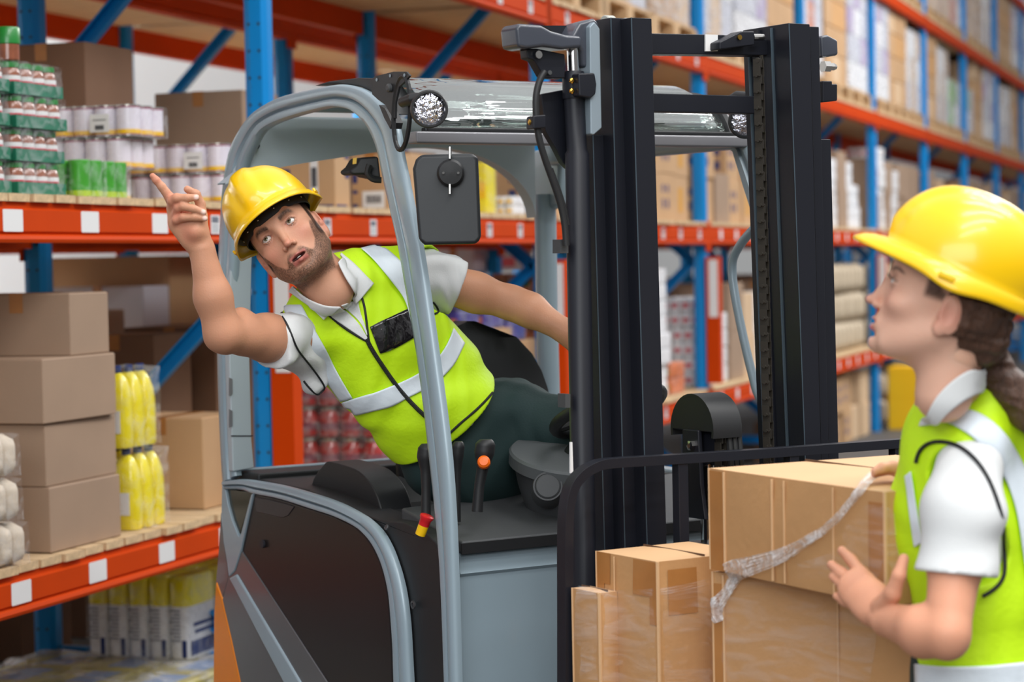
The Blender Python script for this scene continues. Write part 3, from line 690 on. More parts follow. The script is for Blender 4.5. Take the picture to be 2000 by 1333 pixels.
# ------------------------------------------------------------------ pallet loads on the upper and top shelves
def load(mix, w, d, h, film=True, seed=0):
    t = thing('pallet_load', 'x', 'wrapped load'); rs = random.Random(seed)
    nz = max(1, int(round(h/.27))); ny = 3; hz = h/nz; w -= .03; d -= .03
    for k in range(nz):
        for j in range(ny):
            for i in range(3):
                if 0 < i and 0 < j and j < ny-1: continue
                m = mix[rs.randrange(len(mix))]
                o = obj('packed_case', MB().b2((w/3*i+.003, d/ny*j+.003, hz*k+.002), (w/3*(i+1)-.003, d/ny*(j+1)-.003, hz*(k+1)-.002)), m, t, bevel=.008)
    if film: obj('stretch_film', wrap_mb(w, d, h, 10, 10, bulge=.012, amp=.02, seed=seed+3), FILM_W, t, smooth=True)
    return {'o': t}
GR = mat('pale_grey_print', rgb(196, 198, 210), .5); LIL = mat('lilac_print', rgb(170, 150, 190), .5)
loads = [('milky wrapped pale load', load([GR, WHITEP, CARD5], 1.05, .95, .85, True, 1)),
         ('tall milky wrapped white load', load([WHITEP, GR, LIL], 1.05, .95, 1.0, True, 2)),
         ('wrapped load of tan cartons', load([CARD2, CARD5], 1.05, .95, .75, True, 3)),
         ('unwrapped tan carton load', load([CARD2, CARD5, CARD3], 1.05, .95, .95, False, 4)),
         ('wrapped lilac and orange load', load([WHITEP, LIL, ORG, GR], 1.05, .95, .9, True, 5)),
         ('low white pack load', load([WHITEP, GR, GRN2], 1.05, .95, .55, True, 6))]
pal_i = 0
for k in range(-1, NB-1):  # upper loads of the two nearest bays are added to block light
    for lv in ('up', 'top'):
        if lv == 'top' and k < 1: continue
        for i in range(3):
            seq = {(1, 'up', 0): 3, (1, 'up', 1): 0, (1, 'up', 2): 2, (2, 'up', 0): 0, (2, 'up', 1): 1, (2, 'up', 2): 3, (3, 'up', 0): 4, (3, 'up', 1): 3, (3, 'up', 2): 1}
            nm, pr = loads[seq.get((k, lv, i), RK.randrange(6))]
            u = uk(k)+.115+i*1.085
            ps = 'left', 'middle', 'right'
            z = Z[lv]+.0265
            if lv == 'top' or True:
                place(pal, u, .03, z, '%s wooden pallet of the %s shelf, %s' % (ps[i], LVN[lv], bayn(k)), 'wooden pallets on the rack')
                place(pr, u+.02, .05, z+.146, '%s, %s on %s shelf, %s' % (nm, ps[i], LVN[lv], bayn(k).replace(' beyond the driver', ' past driver')), 'pallet loads on the %s shelf' % LVN[lv], rz=RK.uniform(-.02, .02))
# cartons on the rear rack in view through the gaps
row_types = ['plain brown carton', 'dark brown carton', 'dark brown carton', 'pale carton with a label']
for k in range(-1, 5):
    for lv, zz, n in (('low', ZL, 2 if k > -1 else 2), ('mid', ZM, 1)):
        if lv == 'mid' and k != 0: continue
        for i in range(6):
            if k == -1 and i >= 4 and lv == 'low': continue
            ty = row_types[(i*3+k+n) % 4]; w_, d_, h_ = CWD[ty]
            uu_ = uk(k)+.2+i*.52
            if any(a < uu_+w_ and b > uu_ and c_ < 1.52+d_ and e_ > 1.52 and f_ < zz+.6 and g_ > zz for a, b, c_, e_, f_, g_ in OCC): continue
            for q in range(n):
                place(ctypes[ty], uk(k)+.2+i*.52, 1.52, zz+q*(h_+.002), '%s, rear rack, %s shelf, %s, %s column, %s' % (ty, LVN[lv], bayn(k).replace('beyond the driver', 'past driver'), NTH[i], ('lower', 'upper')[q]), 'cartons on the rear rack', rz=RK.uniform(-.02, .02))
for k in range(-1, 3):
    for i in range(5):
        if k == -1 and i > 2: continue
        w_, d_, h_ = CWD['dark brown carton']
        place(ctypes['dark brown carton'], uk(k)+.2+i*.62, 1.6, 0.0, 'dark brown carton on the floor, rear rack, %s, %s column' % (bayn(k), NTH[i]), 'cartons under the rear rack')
for k in range(-1, 4):  # rear upper loads added to keep lamp light off the back beams
    for i in range(3):
        nm, pr = loads[(i+k+2) % 6]
        place(pr, uk(k)+.12+i*1.085, 1.5, Z['up']+.0265, 'added %s, %s on rear rack, upper shelf, %s' % (nm, ('left', 'middle', 'right')[i], bayn(k).replace(' beyond the driver', ' past driver')), 'added light-blocking loads on the rear rack')
yb_ = carton(.42, .40, .30, YEL, None, None, False, 'plastic_crate'); yb_['o']['category'] = 'crate'
ub = rk(1722, 850, .02)[0]
for i in range(2): place(yb_, ub, .0-.45, .0+.302*i, 'yellow plastic crate on the floor seen past the woman\'s chin, %s' % ('lower', 'upper')[i], 'yellow crates on the floor')
for pr in list(ctypes.values()):
    if not pr.get('used'):
        for c in list(pr['o'].children_recursive): bpy.data.objects.remove(c)
        bpy.data.objects.remove(pr['o'])
for nm, pr in loads:
    if not pr.get('used'):
        for c in list(pr['o'].children_recursive): bpy.data.objects.remove(c)
        bpy.data.objects.remove(pr['o'])
# ================================================================== forklift
SILV = mat('silver_grey_paint', rgb(152, 170, 180), .36, metal=.12, coat=.3)
SILV2 = mat('pale_grey_trim', rgb(176, 188, 194), .45)
SIL_D = mat('dark_grey_metal_panel', rgb(112, 114, 118), .3, metal=.5, coat=.3)  # SIL_D: dark grey metal of the lower and rear side panels
DPAN = mat('charcoal_side_panel', rgb(34, 31, 32), .35, spec=.3)
BLK = mat('matt_black_plastic', rgb(30, 31, 33), .5); BLK2 = mat('grey_black_cowl', rgb(66, 68, 70), .6, bump=.05, bscale=300)
MAST = mat('mast_steel_paint', rgb(25, 27, 35), .42, spec=.35); MEDGE = mat('edge_highlight_and_groove', rgb(88, 104, 116), .35, metal=.6)  # MEDGE paints the rail edge highlights, also colours the channel grooves
CWT = mat('amber_counterweight_paint', rgb(238, 136, 0), .35, coat=.3)
CHR = mat('chrome', rgb(206, 204, 200), .12, metal=1.); GOLD = mat('brass_bolt', rgb(190, 150, 70), .25, metal=1.)
GREASE = mat('greased_chain', rgb(70, 66, 60), .32, metal=.6)
ORB = mat('orange_button', rgb(255, 110, 10), .4); REDB = mat('red_button', rgb(206, 20, 30), .35, coat=.3)
PLATE = mat('grey_wear_plate', rgb(140, 154, 164), .4, metal=.2)
FK = thing('forklift', 'silver and black forklift truck with an open cab, raised black mast frame and amber rear', 'forklift', FO, ROT_F)
FKI = (Matrix.Translation(FO) @ Matrix.Rotation(ROT_F, 4, 'Z')).inverted()
def L(px, py, d): return FKI @ P(px, py, d)
def S(pts, s): return [fl(x, y, s=s) for x, y in pts]
def T_(pts, t): return [fl(x, y, t=t) for x, y in pts]
def cr(pts, n=4):       # Catmull-Rom
    pts = [Vector(p) for p in pts]; out = []
    for i in range(len(pts)-1):
        a = pts[max(i-1, 0)]; b = pts[i]; c = pts[i+1]; d = pts[min(i+2, len(pts)-1)]
        for k in range(n):
            t = k/n; out.append(.5*((2*b)+(c-a)*t+(2*a-5*b+4*c-d)*t*t+(3*b-a-3*c+d)*t**3))
    out.append(pts[-1]); return out
def fp(name, mb, m, parent=None, **k): return obj(name, mb, m, parent or FK, **k)
def band(outer, inner, s, prof, thick=.06, n=4):
    O = cr(S(outer, s), n); I = cr(S(inner, s), n); rows = []
    for a, b in zip(O, I):
        row = [a.lerp(b, q)+Vector((ds, 0, 0)) for q, ds in prof]
        rows.append(row)
    m = MB().grid(rows, True); m.add(rows[0], [tuple(range(len(prof)))]); m.add(rows[-1], [tuple(range(len(prof)-1, -1, -1))]); return m
PR = [(0.03, .020), (.0, .010), (.03, .004), (.10, 0), (.40, -.003), (.50, .0), (.54, .010), (.60, .012), (.64, .003), (.80, .0), (.93, .002), (.985, .010), (1, .02), (.97, .026)]
HO = [(890, 1345), (883, 1100), (872, 900), (847, 700), (818, 500), (808, 450), (788, 350), (778, 300), (770, 250), (750, 215), (725, 187), (700, 172), (670, 165), (640, 167), (590, 177), (540, 190), (500, 212), (478, 232), (458, 262), (442, 300), (432, 360), (427, 430), (423, 520), (421, 640), (423, 760), (428, 880), (432, 945)]
HI = [(864, 1345), (854, 1100), (834, 900), (810, 700), (776, 500), (766, 450), (743, 350), (733, 300), (720, 265), (705, 240), (690, 225), (675, 215), (655, 211), (635, 211), (590, 222), (545, 236), (515, 250), (500, 265), (487, 290), (474, 320), (462, 370), (455, 430), (451, 520), (447, 640), (448, 760), (452, 880), (456, 930)]
fp('near_side_hoop', band(HO, HI, 0, PR), SILV, smooth=True, auto=50)
BO = [(433, 940), (470, 937), (502, 941), (550, 950), (604, 965), (655, 983), (699, 1006), (722, 1023), (740, 1043), (755, 1070), (767, 1101), (777, 1135), (784, 1169), (790, 1220), (794, 1288), (797, 1345)]
BI = [(437, 957), (468, 958), (492, 966), (545, 977), (604, 996), (650, 1011), (689, 1030), (710, 1048), (726, 1070), (740, 1100), (750, 1135), (756, 1170), (760, 1220), (763, 1270), (764, 1310), (765, 1345)]
fp('belt_rail', band(BO, BI, -.004, PR), SILV, smooth=True, auto=50)
def crp(pts): return cr(pts, 3)
dp_ = [(x, y) for x, y in BI[2:]]
poly = S([(494, 962)]+[(x+3, y-3) for x, y in dp_[1:]]+[(765, 1345), (646, 1345), (470, 1074)], .006)
fp('side_panel', MB().prism(poly, (.20, 0, 0)), DPAN, bevel=.008, seg=3)
fp('panel_recess', MB().prism(S([(496, 972), (520, 975), (560, 985), (575, 990), (562, 1008), (550, 1012), (500, 1000)], .004), (.004, 0, 0)), mat('recess_blue_black', rgb(26, 28, 40), .3), bevel=.0015)
c = fl(515, 1063, s=.004); fp('key_hole', MB().lathe(c, [(.011, 0), (.011, .006), (.006, .006)], 16, axis=(-1, 0, 0)).xf(Matrix.Identity(4)), INK)
fp('lower_side_panel', MB().prism(S([(470, 1074), (646, 1345), (470, 1345), (434, 1172), (446, 1128), (457, 1116)], .004), (.2, 0, 0)), SIL_D, bevel=.003)
fp('diagonal_rib', MB().prism(S([(446, 1130), (460, 1122), (592, 1345), (558, 1345)], -.002), (.012, 0, 0)), SILV, bevel=.006, seg=3)
fp('rear_corner_panel', MB().prism(S([(433, 946), (440, 958), (444, 985), (453, 1018), (464, 1046), (468, 1050), (490, 966), (494, 964), (470, 1075), (457, 1116), (447, 1127), (444, 1100), (436, 1060), (432, 1000)], .0), (.15, 0, 0)), SILV, bevel=.003)
fp('rear_quarter_glass', MB().prism(S([(437, 955), (494, 962), (466, 1052), (450, 1015)], .008), (.03, 0, 0)), mat('dark_olive_glass', rgb(44, 44, 28), .15), bevel=.002)
fp('rear_quarter_panel', MB().prism(S([(431, 1000), (437, 1060), (444, 1100), (447, 1127), (434, 1172), (424, 1170), (421, 1140), (428, 1060)], .006), (.12, 0, 0)), SIL_D, bevel=.003)
fp('counterweight', MB().prism(S([(421, 1135), (434, 1172), (452, 1250), (472, 1345), (416, 1345), (417, 1200)], .002), (.95, 0, 0)), CWT, bevel=.006, seg=3)
# lower chassis (below the picture) with wheels
ch = MB().b2((.04, .02, .18), (.96, 1.18, .84)); fp('chassis', ch, DPAN, bevel=.02)
for s_, t_, r_ in ((.02, .12, .24), (.80, .12, .24), (.42, .95, .20)):
    wl = fp('wheel', MB().lathe((s_, t_, r_), [(r_*.55, .0), (r_*.6, .01), (r_-.02, 0), (r_, .03), (r_, .13), (r_-.02, .16), (r_*.6, .15), (r_*.55, .16)], 32, axis=(1, 0, 0)), BLK, smooth=True)
    fp('wheel_hub', MB().lathe((s_-.005, t_, r_), [(r_*.5, 0), (r_*.52, .17), (.02, .17)], 24, axis=(1, 0, 0)), SILV2, wl)
# black side cover between belt rail and front pillar, with armrest and interior
fp('side_cover', MB().prism(S([(600, 958), (655, 978), (697, 1000), (740, 1016), (790, 1022), (830, 1040), (850, 1060), (870, 1100), (876, 1345), (790, 1345), (784, 1169), (767, 1101), (740, 1043), (699, 1006)], .02), (.10, 0, 0)), BLK, bevel=.012, seg=3)
fp('side_sill_inner', MB().prism(S([(452, 930), (502, 936), (604, 958), (699, 998), (740, 1040), (770, 1110), (780, 1345), (500, 1345), (470, 1000)], .03), (.24, 0, 0)), BLK, bevel=.01)
c = fl(808, 1182, s=.012); bo = fp('cover_bolt', MB().lathe(c, [(.010, 0), (.010, .003), (.005, .004), (.005, -.002), (.001, -.002)], 14, axis=(-1, 0, 0)), BLKB if 'BLKB' in globals() else mat('bolt_grey', rgb(90, 92, 94), .4, metal=.6))
c = fl(756, 1031, s=.012); fp('cover_bolt', MB().lathe(c, [(.007, 0), (.007, .003), (.004, .004)], 12, axis=(-1, -.2, .5)), MATS['bolt_grey'])
ar = cr(S([(606, 962), (612, 935), (632, 907), (645, 903), (690, 916), (715, 935), (733, 962), (745, 1000), (752, 1024)], .09), 3)
fp('armrest_shell', MB().prism(ar+[fl(606, 975, s=.09)], (.09, 0, 0)), BLK, bevel=.012, seg=3)
ar = cr(S([(716, 935), (735, 948), (760, 975), (778, 1005), (782, 1025), (752, 1026), (740, 985)], .15), 3)
fp('armrest_back', MB().prism(ar, (.10, 0, 0)), BLK, bevel=.01)
# rear ledge and floor
a = fl(492, 922, t=1.12); b = fl(735, 899, t=1.12); zr = (a.z+b.z)/2
fp('rear_ledge', MB().b2((.03, 1.02, .8), (.99, 1.14, zr)), BLK, bevel=.008)
fp('ledge_lip', MB().b2((.02, 1.13, zr-.01), (1.0, 1.16, zr+.004)), SILV, bevel=.003)
fp('far_side_wall', MB().b2((.95, .05, .8), (1.0, 1.15, zr-.02)), BLK, bevel=.01)
fp('cab_floor', MB().b2((.05, .03, .80), (.97, 1.1, .86)), BLK)
fp('far_belt_rail', MB().b2((.97, .0, zr-.05), (1.02, 1.15, zr-.01)), SILV, bevel=.01)
# front bulkhead
s0 = fl(889, 1200, t=0).x
fp('front_bulkhead', MB().b2((s0, 0, .2), (1.0, .04, .985)), SILV, bevel=.006)
zt_ = fl(990, 1072, t=0).z
fr = MB().prism([(s0+.012, y, z) for y, z in ((.0, .975), (-.008, .983), (-.004, .99), (-.006, zt_-.008), (.0, zt_), (.04, zt_), (.04, .975))], (1-s0-.012, 0, 0)); fp('bulkhead_ridge', fr, SILV, smooth=True)
weld = cr([fl(x, y, t=-.004) for x, y in ((893, 1108), (890, 1150), (893, 1200), (895, 1250), (897, 1300), (899, 1345))], 4)
fp('weld_bead', MB().tube(weld, .005, 8), SILV, smooth=True)
# cowl over the bulkhead
A = fl(901, 1059, t=-.02); B = fl(896, 1012, s=.055); B.z = A.z+.03; Bt = .22
cw_ = MB().hexa([(s0+.01, -.02, zt_), (1.0, -.02, zt_), (1.0, .30, zt_), (s0+.03, .30, zt_), (s0+.01, -.02, A.z), (1.0, -.02, A.z), (1.0, .30, A.z+.085), (s0+.03, .30, A.z+.05)])
fp('dash_cowl', cw_, BLK2, bevel=.006)
fp('cowl_edge_strip', MB().b2((s0+.008, -.023, zt_), (1.002, -.018, A.z-.004)), BLK)
ctr = L(1118, 912, 5.42); ax = Vector((-.05, -.25, 1)).normalized()
bowl = MB().lathe(ctr, [(.02, -.18), (.075, -.165), (.095, -.14), (.130, -.05), (.142, -.004), (.145, .0)], 40, axis=ax); fp('steering_console', bowl, BLK2, smooth=True)
fp('console_rim', MB().lathe(ctr, [(.145, -.003), (.156, .003), (.157, .03), (.152, .036), (.05, .04)], 40, axis=ax), mat('console_grey', rgb(84, 88, 90), .55), smooth=True)
kc = L(1070, 951, 5.27); kax = (FKI.to_3x3() @ (-ray(1070, 945)).normalized()+Vector((0, 0, .25))).normalized()
kn = fp('console_knob_socket', MB().lathe(kc, [(.040, -.06), (.038, -.01), (.035, .004), (.031, .004), (.031, -.004)], 28, axis=kax), BLK2, smooth=True)
fp('console_knob', MB().lathe(kc, [(.029, -.03), (.030, .004), (.027, .007), (.01, .0075)], 28, axis=kax), BLK2, kn, smooth=True)
fp('console_column', MB().tube([ctr-ax*.1, ctr-ax*.1+Vector((0, .03, -.2))], [.08, .09], 20), BLK2)
# steering wheel
wc = L(1188, 803, 5.36); wax = Vector((-.08, .42, .9)).normalized(); X = Vector((1, 0, 0)); X = (X-wax*X.dot(wax)).normalized(); Y = wax.cross(X)
ringp = [wc+X*(.135*math.cos(q))+Y*(.135*math.sin(q)) for q in [2*math.pi*i/40 for i in range(41)]]
sw = fp('steering_wheel', MB().tube(ringp, .015, 12, caps=False), BLK, smooth=True)
for q in (0.3, 2.4, 4.5): fp('wheel_spoke', MB().tube([wc, wc+X*(.13*math.cos(q))+Y*(.13*math.sin(q))], [.014, .009], 8), BLK, sw)
fp('wheel_column', MB().tube([wc, ctr], [.03, .04], 16), BLK, sw)
# control levers
def lever(x, y0, y1, d, wpx, m=BLK, lean=0, name='control_lever'):
    pts = [(x+lean, y1, d), (x+lean*.7, (y0*.35+y1*.65), d), (x+lean*.2, y0*.62+y1*.38, d), (x, y0+28, d), (x+2, y0+10, d), (x+2, y0+1, d)]
    w_ = wpx/FPX*d/2; rs = [w_*.55, w_*.5, w_*.6, w_, w_*.98, w_*.6]
    P_ = cr([L(*p) for p in pts], 4); R_ = []
    for i in range(len(rs)-1):
        for k in range(4): R_.append(rs[i]*(1-k/4)+rs[i+1]*k/4)
    R_.append(rs[-1]); return fp(name, MB().tube(P_, R_, 14), m, smooth=True)
lever(832, 866, 1010, 5.22, 36); lever(893, 862, 1020, 5.24, 26); lv = lever(946, 858, 1000, 5.16, 40, lean=-14)
oc = L(945, 903, 5.13); fp('thumb_button', MB().lathe(oc, [(.015, -.01), (.0145, .004), (.010, .009), (.002, .010)], 22, axis=kax), ORB, lv, smooth=True)
ec = L(824, 1036, 5.12); eax = Vector((.25, -.35, 1)).normalized()
es = fp('stop_button_base', MB().lathe(ec, [(.012, -.012), (.0125, .012)], 20, axis=eax), YEL, smooth=True)
fp('stop_button', MB().lathe(ec, [(.0125, .012), (.0135, .026), (.0165, .031), (.0165, .036), (.012, .038), (.002, .0385)], 20, axis=eax), REDB, es, smooth=True)
# seat
sc_ = Vector((.53, .76, 1.22))
rows = []
for i in range(15):
    a = i/14; z = -.34+.66*a; wd = .245*math.sqrt(max(0, 1-max(0, (z-.02)/.30)**2.4)) if z > .02 else .245-.02*(.02-z); wd = max(wd, .012)
    rows.append([Vector((sc_.x+wd*math.cos(q), sc_.y+.02*z/.3+(.06 if math.sin(q) > 0 else -.045)*abs(math.sin(q))**.7*(1 if math.sin(q) > 0 else 1)*(.5+.5*wd/.24)-(abs(math.cos(q))**3)*.05, sc_.z+z)) for q in [2*math.pi*j/28 for j in range(28)]])
m = MB().grid(rows, True); m.add(rows[-1], [tuple(range(28))]); m.add(rows[0], [tuple(range(27, -1, -1))])
seat = fp('seat_back', m, BLK, smooth=True)
fp('seat_cushion', MB().b2((.26, .22, .86), (.74, .74, .985)), BLK, bevel=.04, seg=4)
# overhead guard
BR = mat('guard_beam_grey', rgb(128, 128, 132), .35, metal=.2)
zA = fl(1000, 259, t=.10).z; zB = fl(1000, 282, t=.10).z
fp('front_roof_beam', MB().b2((.02, .10, zB), (1.01, .15, zA)), BR, bevel=.005)
fp('roof_seal', MB().b2((.06, .115, zA), (.96, .15, zA+.011)), BLK, bevel=.003)
GLS = bpy.data.materials.new('clear_roof_pane'); GLS.use_nodes = True; n_ = GLS.node_tree; n_.nodes.remove(n_.nodes['Principled BSDF'])
t1 = n_.nodes.new('ShaderNodeBsdfTransparent'); t1.inputs[0].default_value = (.80, .86, .84, 1); g1 = n_.nodes.new('ShaderNodeBsdfGlossy'); g1.inputs[0].default_value = (.92, .95, .94, 1); g1.inputs['Roughness'].default_value = .04
tcn = n_.nodes.new('ShaderNodeTexCoord'); mpn = n_.nodes.new('ShaderNodeMapping'); mpn.inputs['Scale'].default_value = (.15, 6, 14); nzn = n_.nodes.new('ShaderNodeTexNoise'); nzn.inputs['Scale'].default_value = 2.2
bun = n_.nodes.new('ShaderNodeBump'); bun.inputs['Strength'].default_value = .45; bun.inputs['Distance'].default_value = .02
lw = n_.nodes.new('ShaderNodeLayerWeight'); lw.inputs[0].default_value = .55; mr = n_.nodes.new('ShaderNodeMapRange'); mr.inputs[3].default_value = .22; mr.inputs[4].default_value = .95
mxx = n_.nodes.new('ShaderNodeMixShader')
n_.links.new(tcn.outputs['Object'], mpn.inputs[0]); n_.links.new(mpn.outputs[0], nzn.inputs['Vector']); n_.links.new(nzn.outputs['Fac'], bun.inputs['Height']); n_.links.new(bun.outputs[0], g1.inputs['Normal'])
n_.links.new(lw.outputs['Fresnel'], mr.inputs[0]); n_.links.new(mr.outputs[0], mxx.inputs[0]); n_.links.new(t1.outputs[0], mxx.inputs[1]); n_.links.new(g1.outputs[0], mxx.inputs[2]); n_.links.new(mxx.outputs[0], n_.nodes['Material Output'].inputs[0])
zP = fl(1000, 159, t=.24).z
zP = fl(1000, 159, t=.30).z
prf = [(.125, zA+.004)]+[(.125+.20*(1-math.cos(math.radians(q))), zA+.004+(zP-zA-.004)*math.sin(math.radians(q))) for q in (12, 24, 36, 48, 60, 72, 84)]+[(.34, zP), (.5, zP-.004), (1.0, zP-.03)]
rows = [[(s_, t_, z_-(.03 if s_ > .93 else 0)*(1 if z_ > zA+.03 else 0)) for t_, z_ in prf] for s_ in (.06, .3, .6, .88, .95)]
fp('roof_pane', MB().grid(rows), GLS, smooth=True, solid=.006)
endp = cr([(t_, z_, 0) for t_, z_ in prf], 3)
fp('roof_pane_rim', MB().tube([(.955, p.x, p.y-.028) for p in endp], .014, 8), BLK, smooth=True)
fp('roof_side_trim', MB().prism(S([(612, 168), (640, 159), (700, 152), (728, 153), (750, 165), (766, 190), (778, 225), (760, 215), (735, 185), (705, 170), (660, 163)], .02), (.05, 0, 0)), BLK, bevel=.006)
for t_ in (.45, .75): fp('roof_bar', MB().b2((.05, t_, zP-.05), (.97, t_+.04, zP-.012)), SILV, bevel=.005)
# rear arch panel and far pillars
arch = [(440, 360), (487, 346), (530, 331), (600, 318), (700, 303), (760, 294), (830, 288), (880, 291), (935, 304), (985, 330), (1020, 362), (1040, 395), (1047, 425)]
low = cr(T_(arch, 1.02), 3); zc_ = 2.10
tpx = [(440, 358), (470, 335), (481, 300), (495, 270), (515, 248), (548, 232), (592, 220), (660, 210)]
def topz(p):
    x_, y_ = proj(FO+E1*p.x+E2*p.y+Vector((0, 0, p.z)))
    for (xa, ya), (xb, yb) in zip(tpx[:-1], tpx[1:]):
        if xa <= x_ <= xb: return min(zc_, fl(x_, ya+(yb-ya)*(x_-xa)/(xb-xa), t=1.02).z)
    return p.z+.001 if x_ < 440 else zc_
top = [Vector((p.x, p.y, topz(p))) for p in low]
m = MB()
nn = len(low)
for dy in (0, .05): m.v += [tuple(p+Vector((0, dy, 0))) for p in low]+[tuple(p+Vector((0, dy, 0))) for p in top]
for i in range(nn-1):
    m.f += [(i, i+1, nn+i+1, nn+i), (2*nn+i+1, 2*nn+i, 3*nn+i, 3*nn+i+1), (i+1, i, 2*nn+i, 2*nn+i+1), (nn+i, nn+i+1, 3*nn+i+1, 3*nn+i)]
fp('rear_arch_panel', m, SILV2, smooth=True, auto=40)
c = fl(500, 284, t=1.01); fp('panel_plug', MB().lathe(c, [(.012, -.003), (.010, .004), (.004, .006)], 14, axis=(0, -1, 0)), BLK)
# flat inner face of the rear left pillar
pil = [(466, 350), (500, 330), (514, 345), (497, 400), (492, 520), (488, 700), (492, 860), (497, 915), (455, 922), (448, 700), (450, 520)]
fp('rear_pillar_panel', MB().prism(T_(pil, 1.10), (0, .03, 0)), SILV2, bevel=.004)
fp('pillar_panel_joint', MB().prism(T_([(452, 851), (494, 851), (494, 853), (452, 853)], 1.098), (0, .003, 0)), INK)
for y0 in (738, 800): fp('pillar_slot', MB().prism(T_([(448, y0), (454, y0+3), (454, y0+32), (448, y0+36)], 1.096), (0, .004, 0)), BR)
rp_ = cr([fl(x, y, s=1.0) for x, y in ((1064, 380), (1066, 470), (1068, 600), (1072, 760), (1076, 900), (1078, 1000))], 3)
fp('far_rear_pillar', MB().tube(rp_, .034, 16, flat=.8), SILV, smooth=True)
fp('far_rear_pillar_head', MB().prism(S([(1012, 300), (1090, 286), (1092, 330), (1091, 400), (1043, 420), (1030, 380), (1018, 340)], 1.0), (.04, 0, 0)), SILV, bevel=.01, seg=3)
FA = [(1408, 288), (1447, 268), (1463, 290), (1484, 340), (1508, 420), (1524, 500), (1545, 640), (1560, 800), (1570, 960)]
FB = [(1405, 292), (1425, 296), (1432, 315), (1447, 365), (1470, 440), (1486, 510), (1505, 640), (1520, 800), (1530, 960)]
fp('far_front_pillar', band([(x+0, y) for x, y in FA], FB, .98, [(0, .05), (0, .01), (.2, .0), (.35, 0), (.4, .008), (.6, .008), (.65, .0), (.9, .0), (1, .01), (1, .05)], n=4), SILV, smooth=True, auto=50)
fp('far_roof_rail', MB().b2((.97, .15, zA-.03), (1.02, 1.05, zA+.03)), SILV, bevel=.012)
gh = cr([fl(x, y, s=.97) for x, y in ((1472, 448), (1452, 470), (1434, 500), (1430, 530), (1436, 580), (1452, 660), (1470, 735), (1480, 770), (1496, 795))], 4)
fp('grab_handle', MB().tube(gh, .0115, 12), SILV, smooth=True)
# headlights
def lamp(px, py, d, name='work_light'):
    c = L(px, py, d); ax = (FKI.to_3x3() @ (-(ray(px, py))).normalized()); ax = (ax+Vector((.10, 0, -.02))).normalized()
    h = fp(name, MB().lathe(c, [(.012, -.085), (.026, -.075), (.038, -.045), (.041, -.015), (.043, .004), (.040, .010), (.036, .010), (.035, .002)], 32, axis=ax), BLK, smooth=True)
    refl = mat('faceted_reflector', (.85, .85, .95), .06, metal=1., bump=1., bscale=70)
    fp('lamp_lens', MB().lathe(c, [(.0352, .004), (.030, .0065), (.015, .009), (.001, .010)], 32, axis=ax), refl, h, smooth=True)
    return h, c, ax
h, c, ax = lamp(838, 213, 4.98)
fp('lamp_mount', MB().tube([L(786, 200, 5.07), L(806, 193, 5.03), L(838, 190, 5.02)], [.012, .014, .011], 12), BLK, h, smooth=True)
h2, c2, ax2 = lamp(1456, 237, 5.42)
fp('lamp_mount', MB().tube([L(1420, 200, 5.5), L(1440, 190, 5.48), L(1475, 190, 5.45)], [.012, .016, .011], 12), BLK, h2, smooth=True)
bp_ = fp('light_bracket', MB().prism(S([(722, 158), (732, 149), (768, 140), (793, 140), (800, 148), (792, 158), (779, 170), (772, 200), (771, 232), (764, 226), (752, 205), (738, 195), (727, 185)], -.035), (.006, 0, 0)), BLK, bevel=.001)
ell = [fl(785+16*math.cos(q)-3*math.sin(q), 221+72*math.sin(q), s=-.032) for q in [2*math.pi*i/28 for i in range(29)]]
fp('bracket_ring', MB().tube(ell, .006, 6, caps=False), BLK, bp_)
for x, y in ((736, 156), (762, 148), (790, 147)): fp('bracket_hole', MB().lathe(fl(x, y, s=-.036), [(.004, 0), (.004, .001)], 10, axis=(-1, 0, 0)), PLATE, bp_)
fp('bracket_bolt', MB().lathe(fl(762, 172, s=-.036), [(.010, 0), (.010, .006), (.006, .009)], 14, axis=(-1, 0, 0)), BLK2, bp_)
fp('bracket_leg', MB().prism(S([(740, 205), (752, 212), (765, 240), (762, 252), (750, 230)], -.03), (.03, 0, 0)), BLK, bp_)
# mirror seen from behind
mp_ = [(812, 312), (822, 302), (925, 300), (934, 310), (940, 466), (930, 477), (830, 479), (818, 470), (806, 330)]
mpl = [FKI @ P(x, y, 5.03) for x, y in cr([(a, b, 0) for a, b in mp_+mp_[:1]], 1) and mp_]
vdir = (FKI.to_3x3() @ ray(870, 390)).normalized()
mir = fp('cab_mirror', MB().prism(mpl, vdir*.03), mat('mirror_back_plastic', rgb(38, 41, 44), .45), bevel=.010, seg=3)
mc = L(880, 338, 5.025)
cl_ = fp('mirror_clamp', MB().lathe(mc, [(.031, -.02), (.031, .012), (.026, .018), (.003, .020)], 28, axis=-vdir), BLK, mir, smooth=True)
for x in (866, 895): fp('clamp_screw', MB().lathe(L(x, 338, 5.004), [(.003, 0), (.003, .003), (.001, .003)], 8, axis=-vdir), CHR, cl_)
fp('mirror_rod', MB().cyl(L(879, 287, 5.01), L(879, 310, 5.01), .0035, 10).cyl(L(879, 360, 5.01), L(879, 379, 5.01), .0035, 10), CHR, mir)
# beacon like black unit under the rear roof
bc_ = fp('rear_lamp_unit', MB().prism([L(x, y, 5.6) for x, y in ((682, 335), (694, 325), (704, 308), (740, 305), (745, 350), (720, 345), (715, 341), (690, 342))], Vector((.0, .06, 0))), BLK, bevel=.006)
fp('yellow_tag', MB().prism([L(x, y, 5.595) for x, y in ((690, 309), (697, 308), (696, 320), (689, 321))], (0, .002, 0)), YEL, bc_)
fp('hook', MB().tube(cr([L(x, y, 5.58) for x, y in ((722, 322), (718, 338), (728, 350), (745, 352))], 3), .008, 8), BLK, bc_, smooth=True)
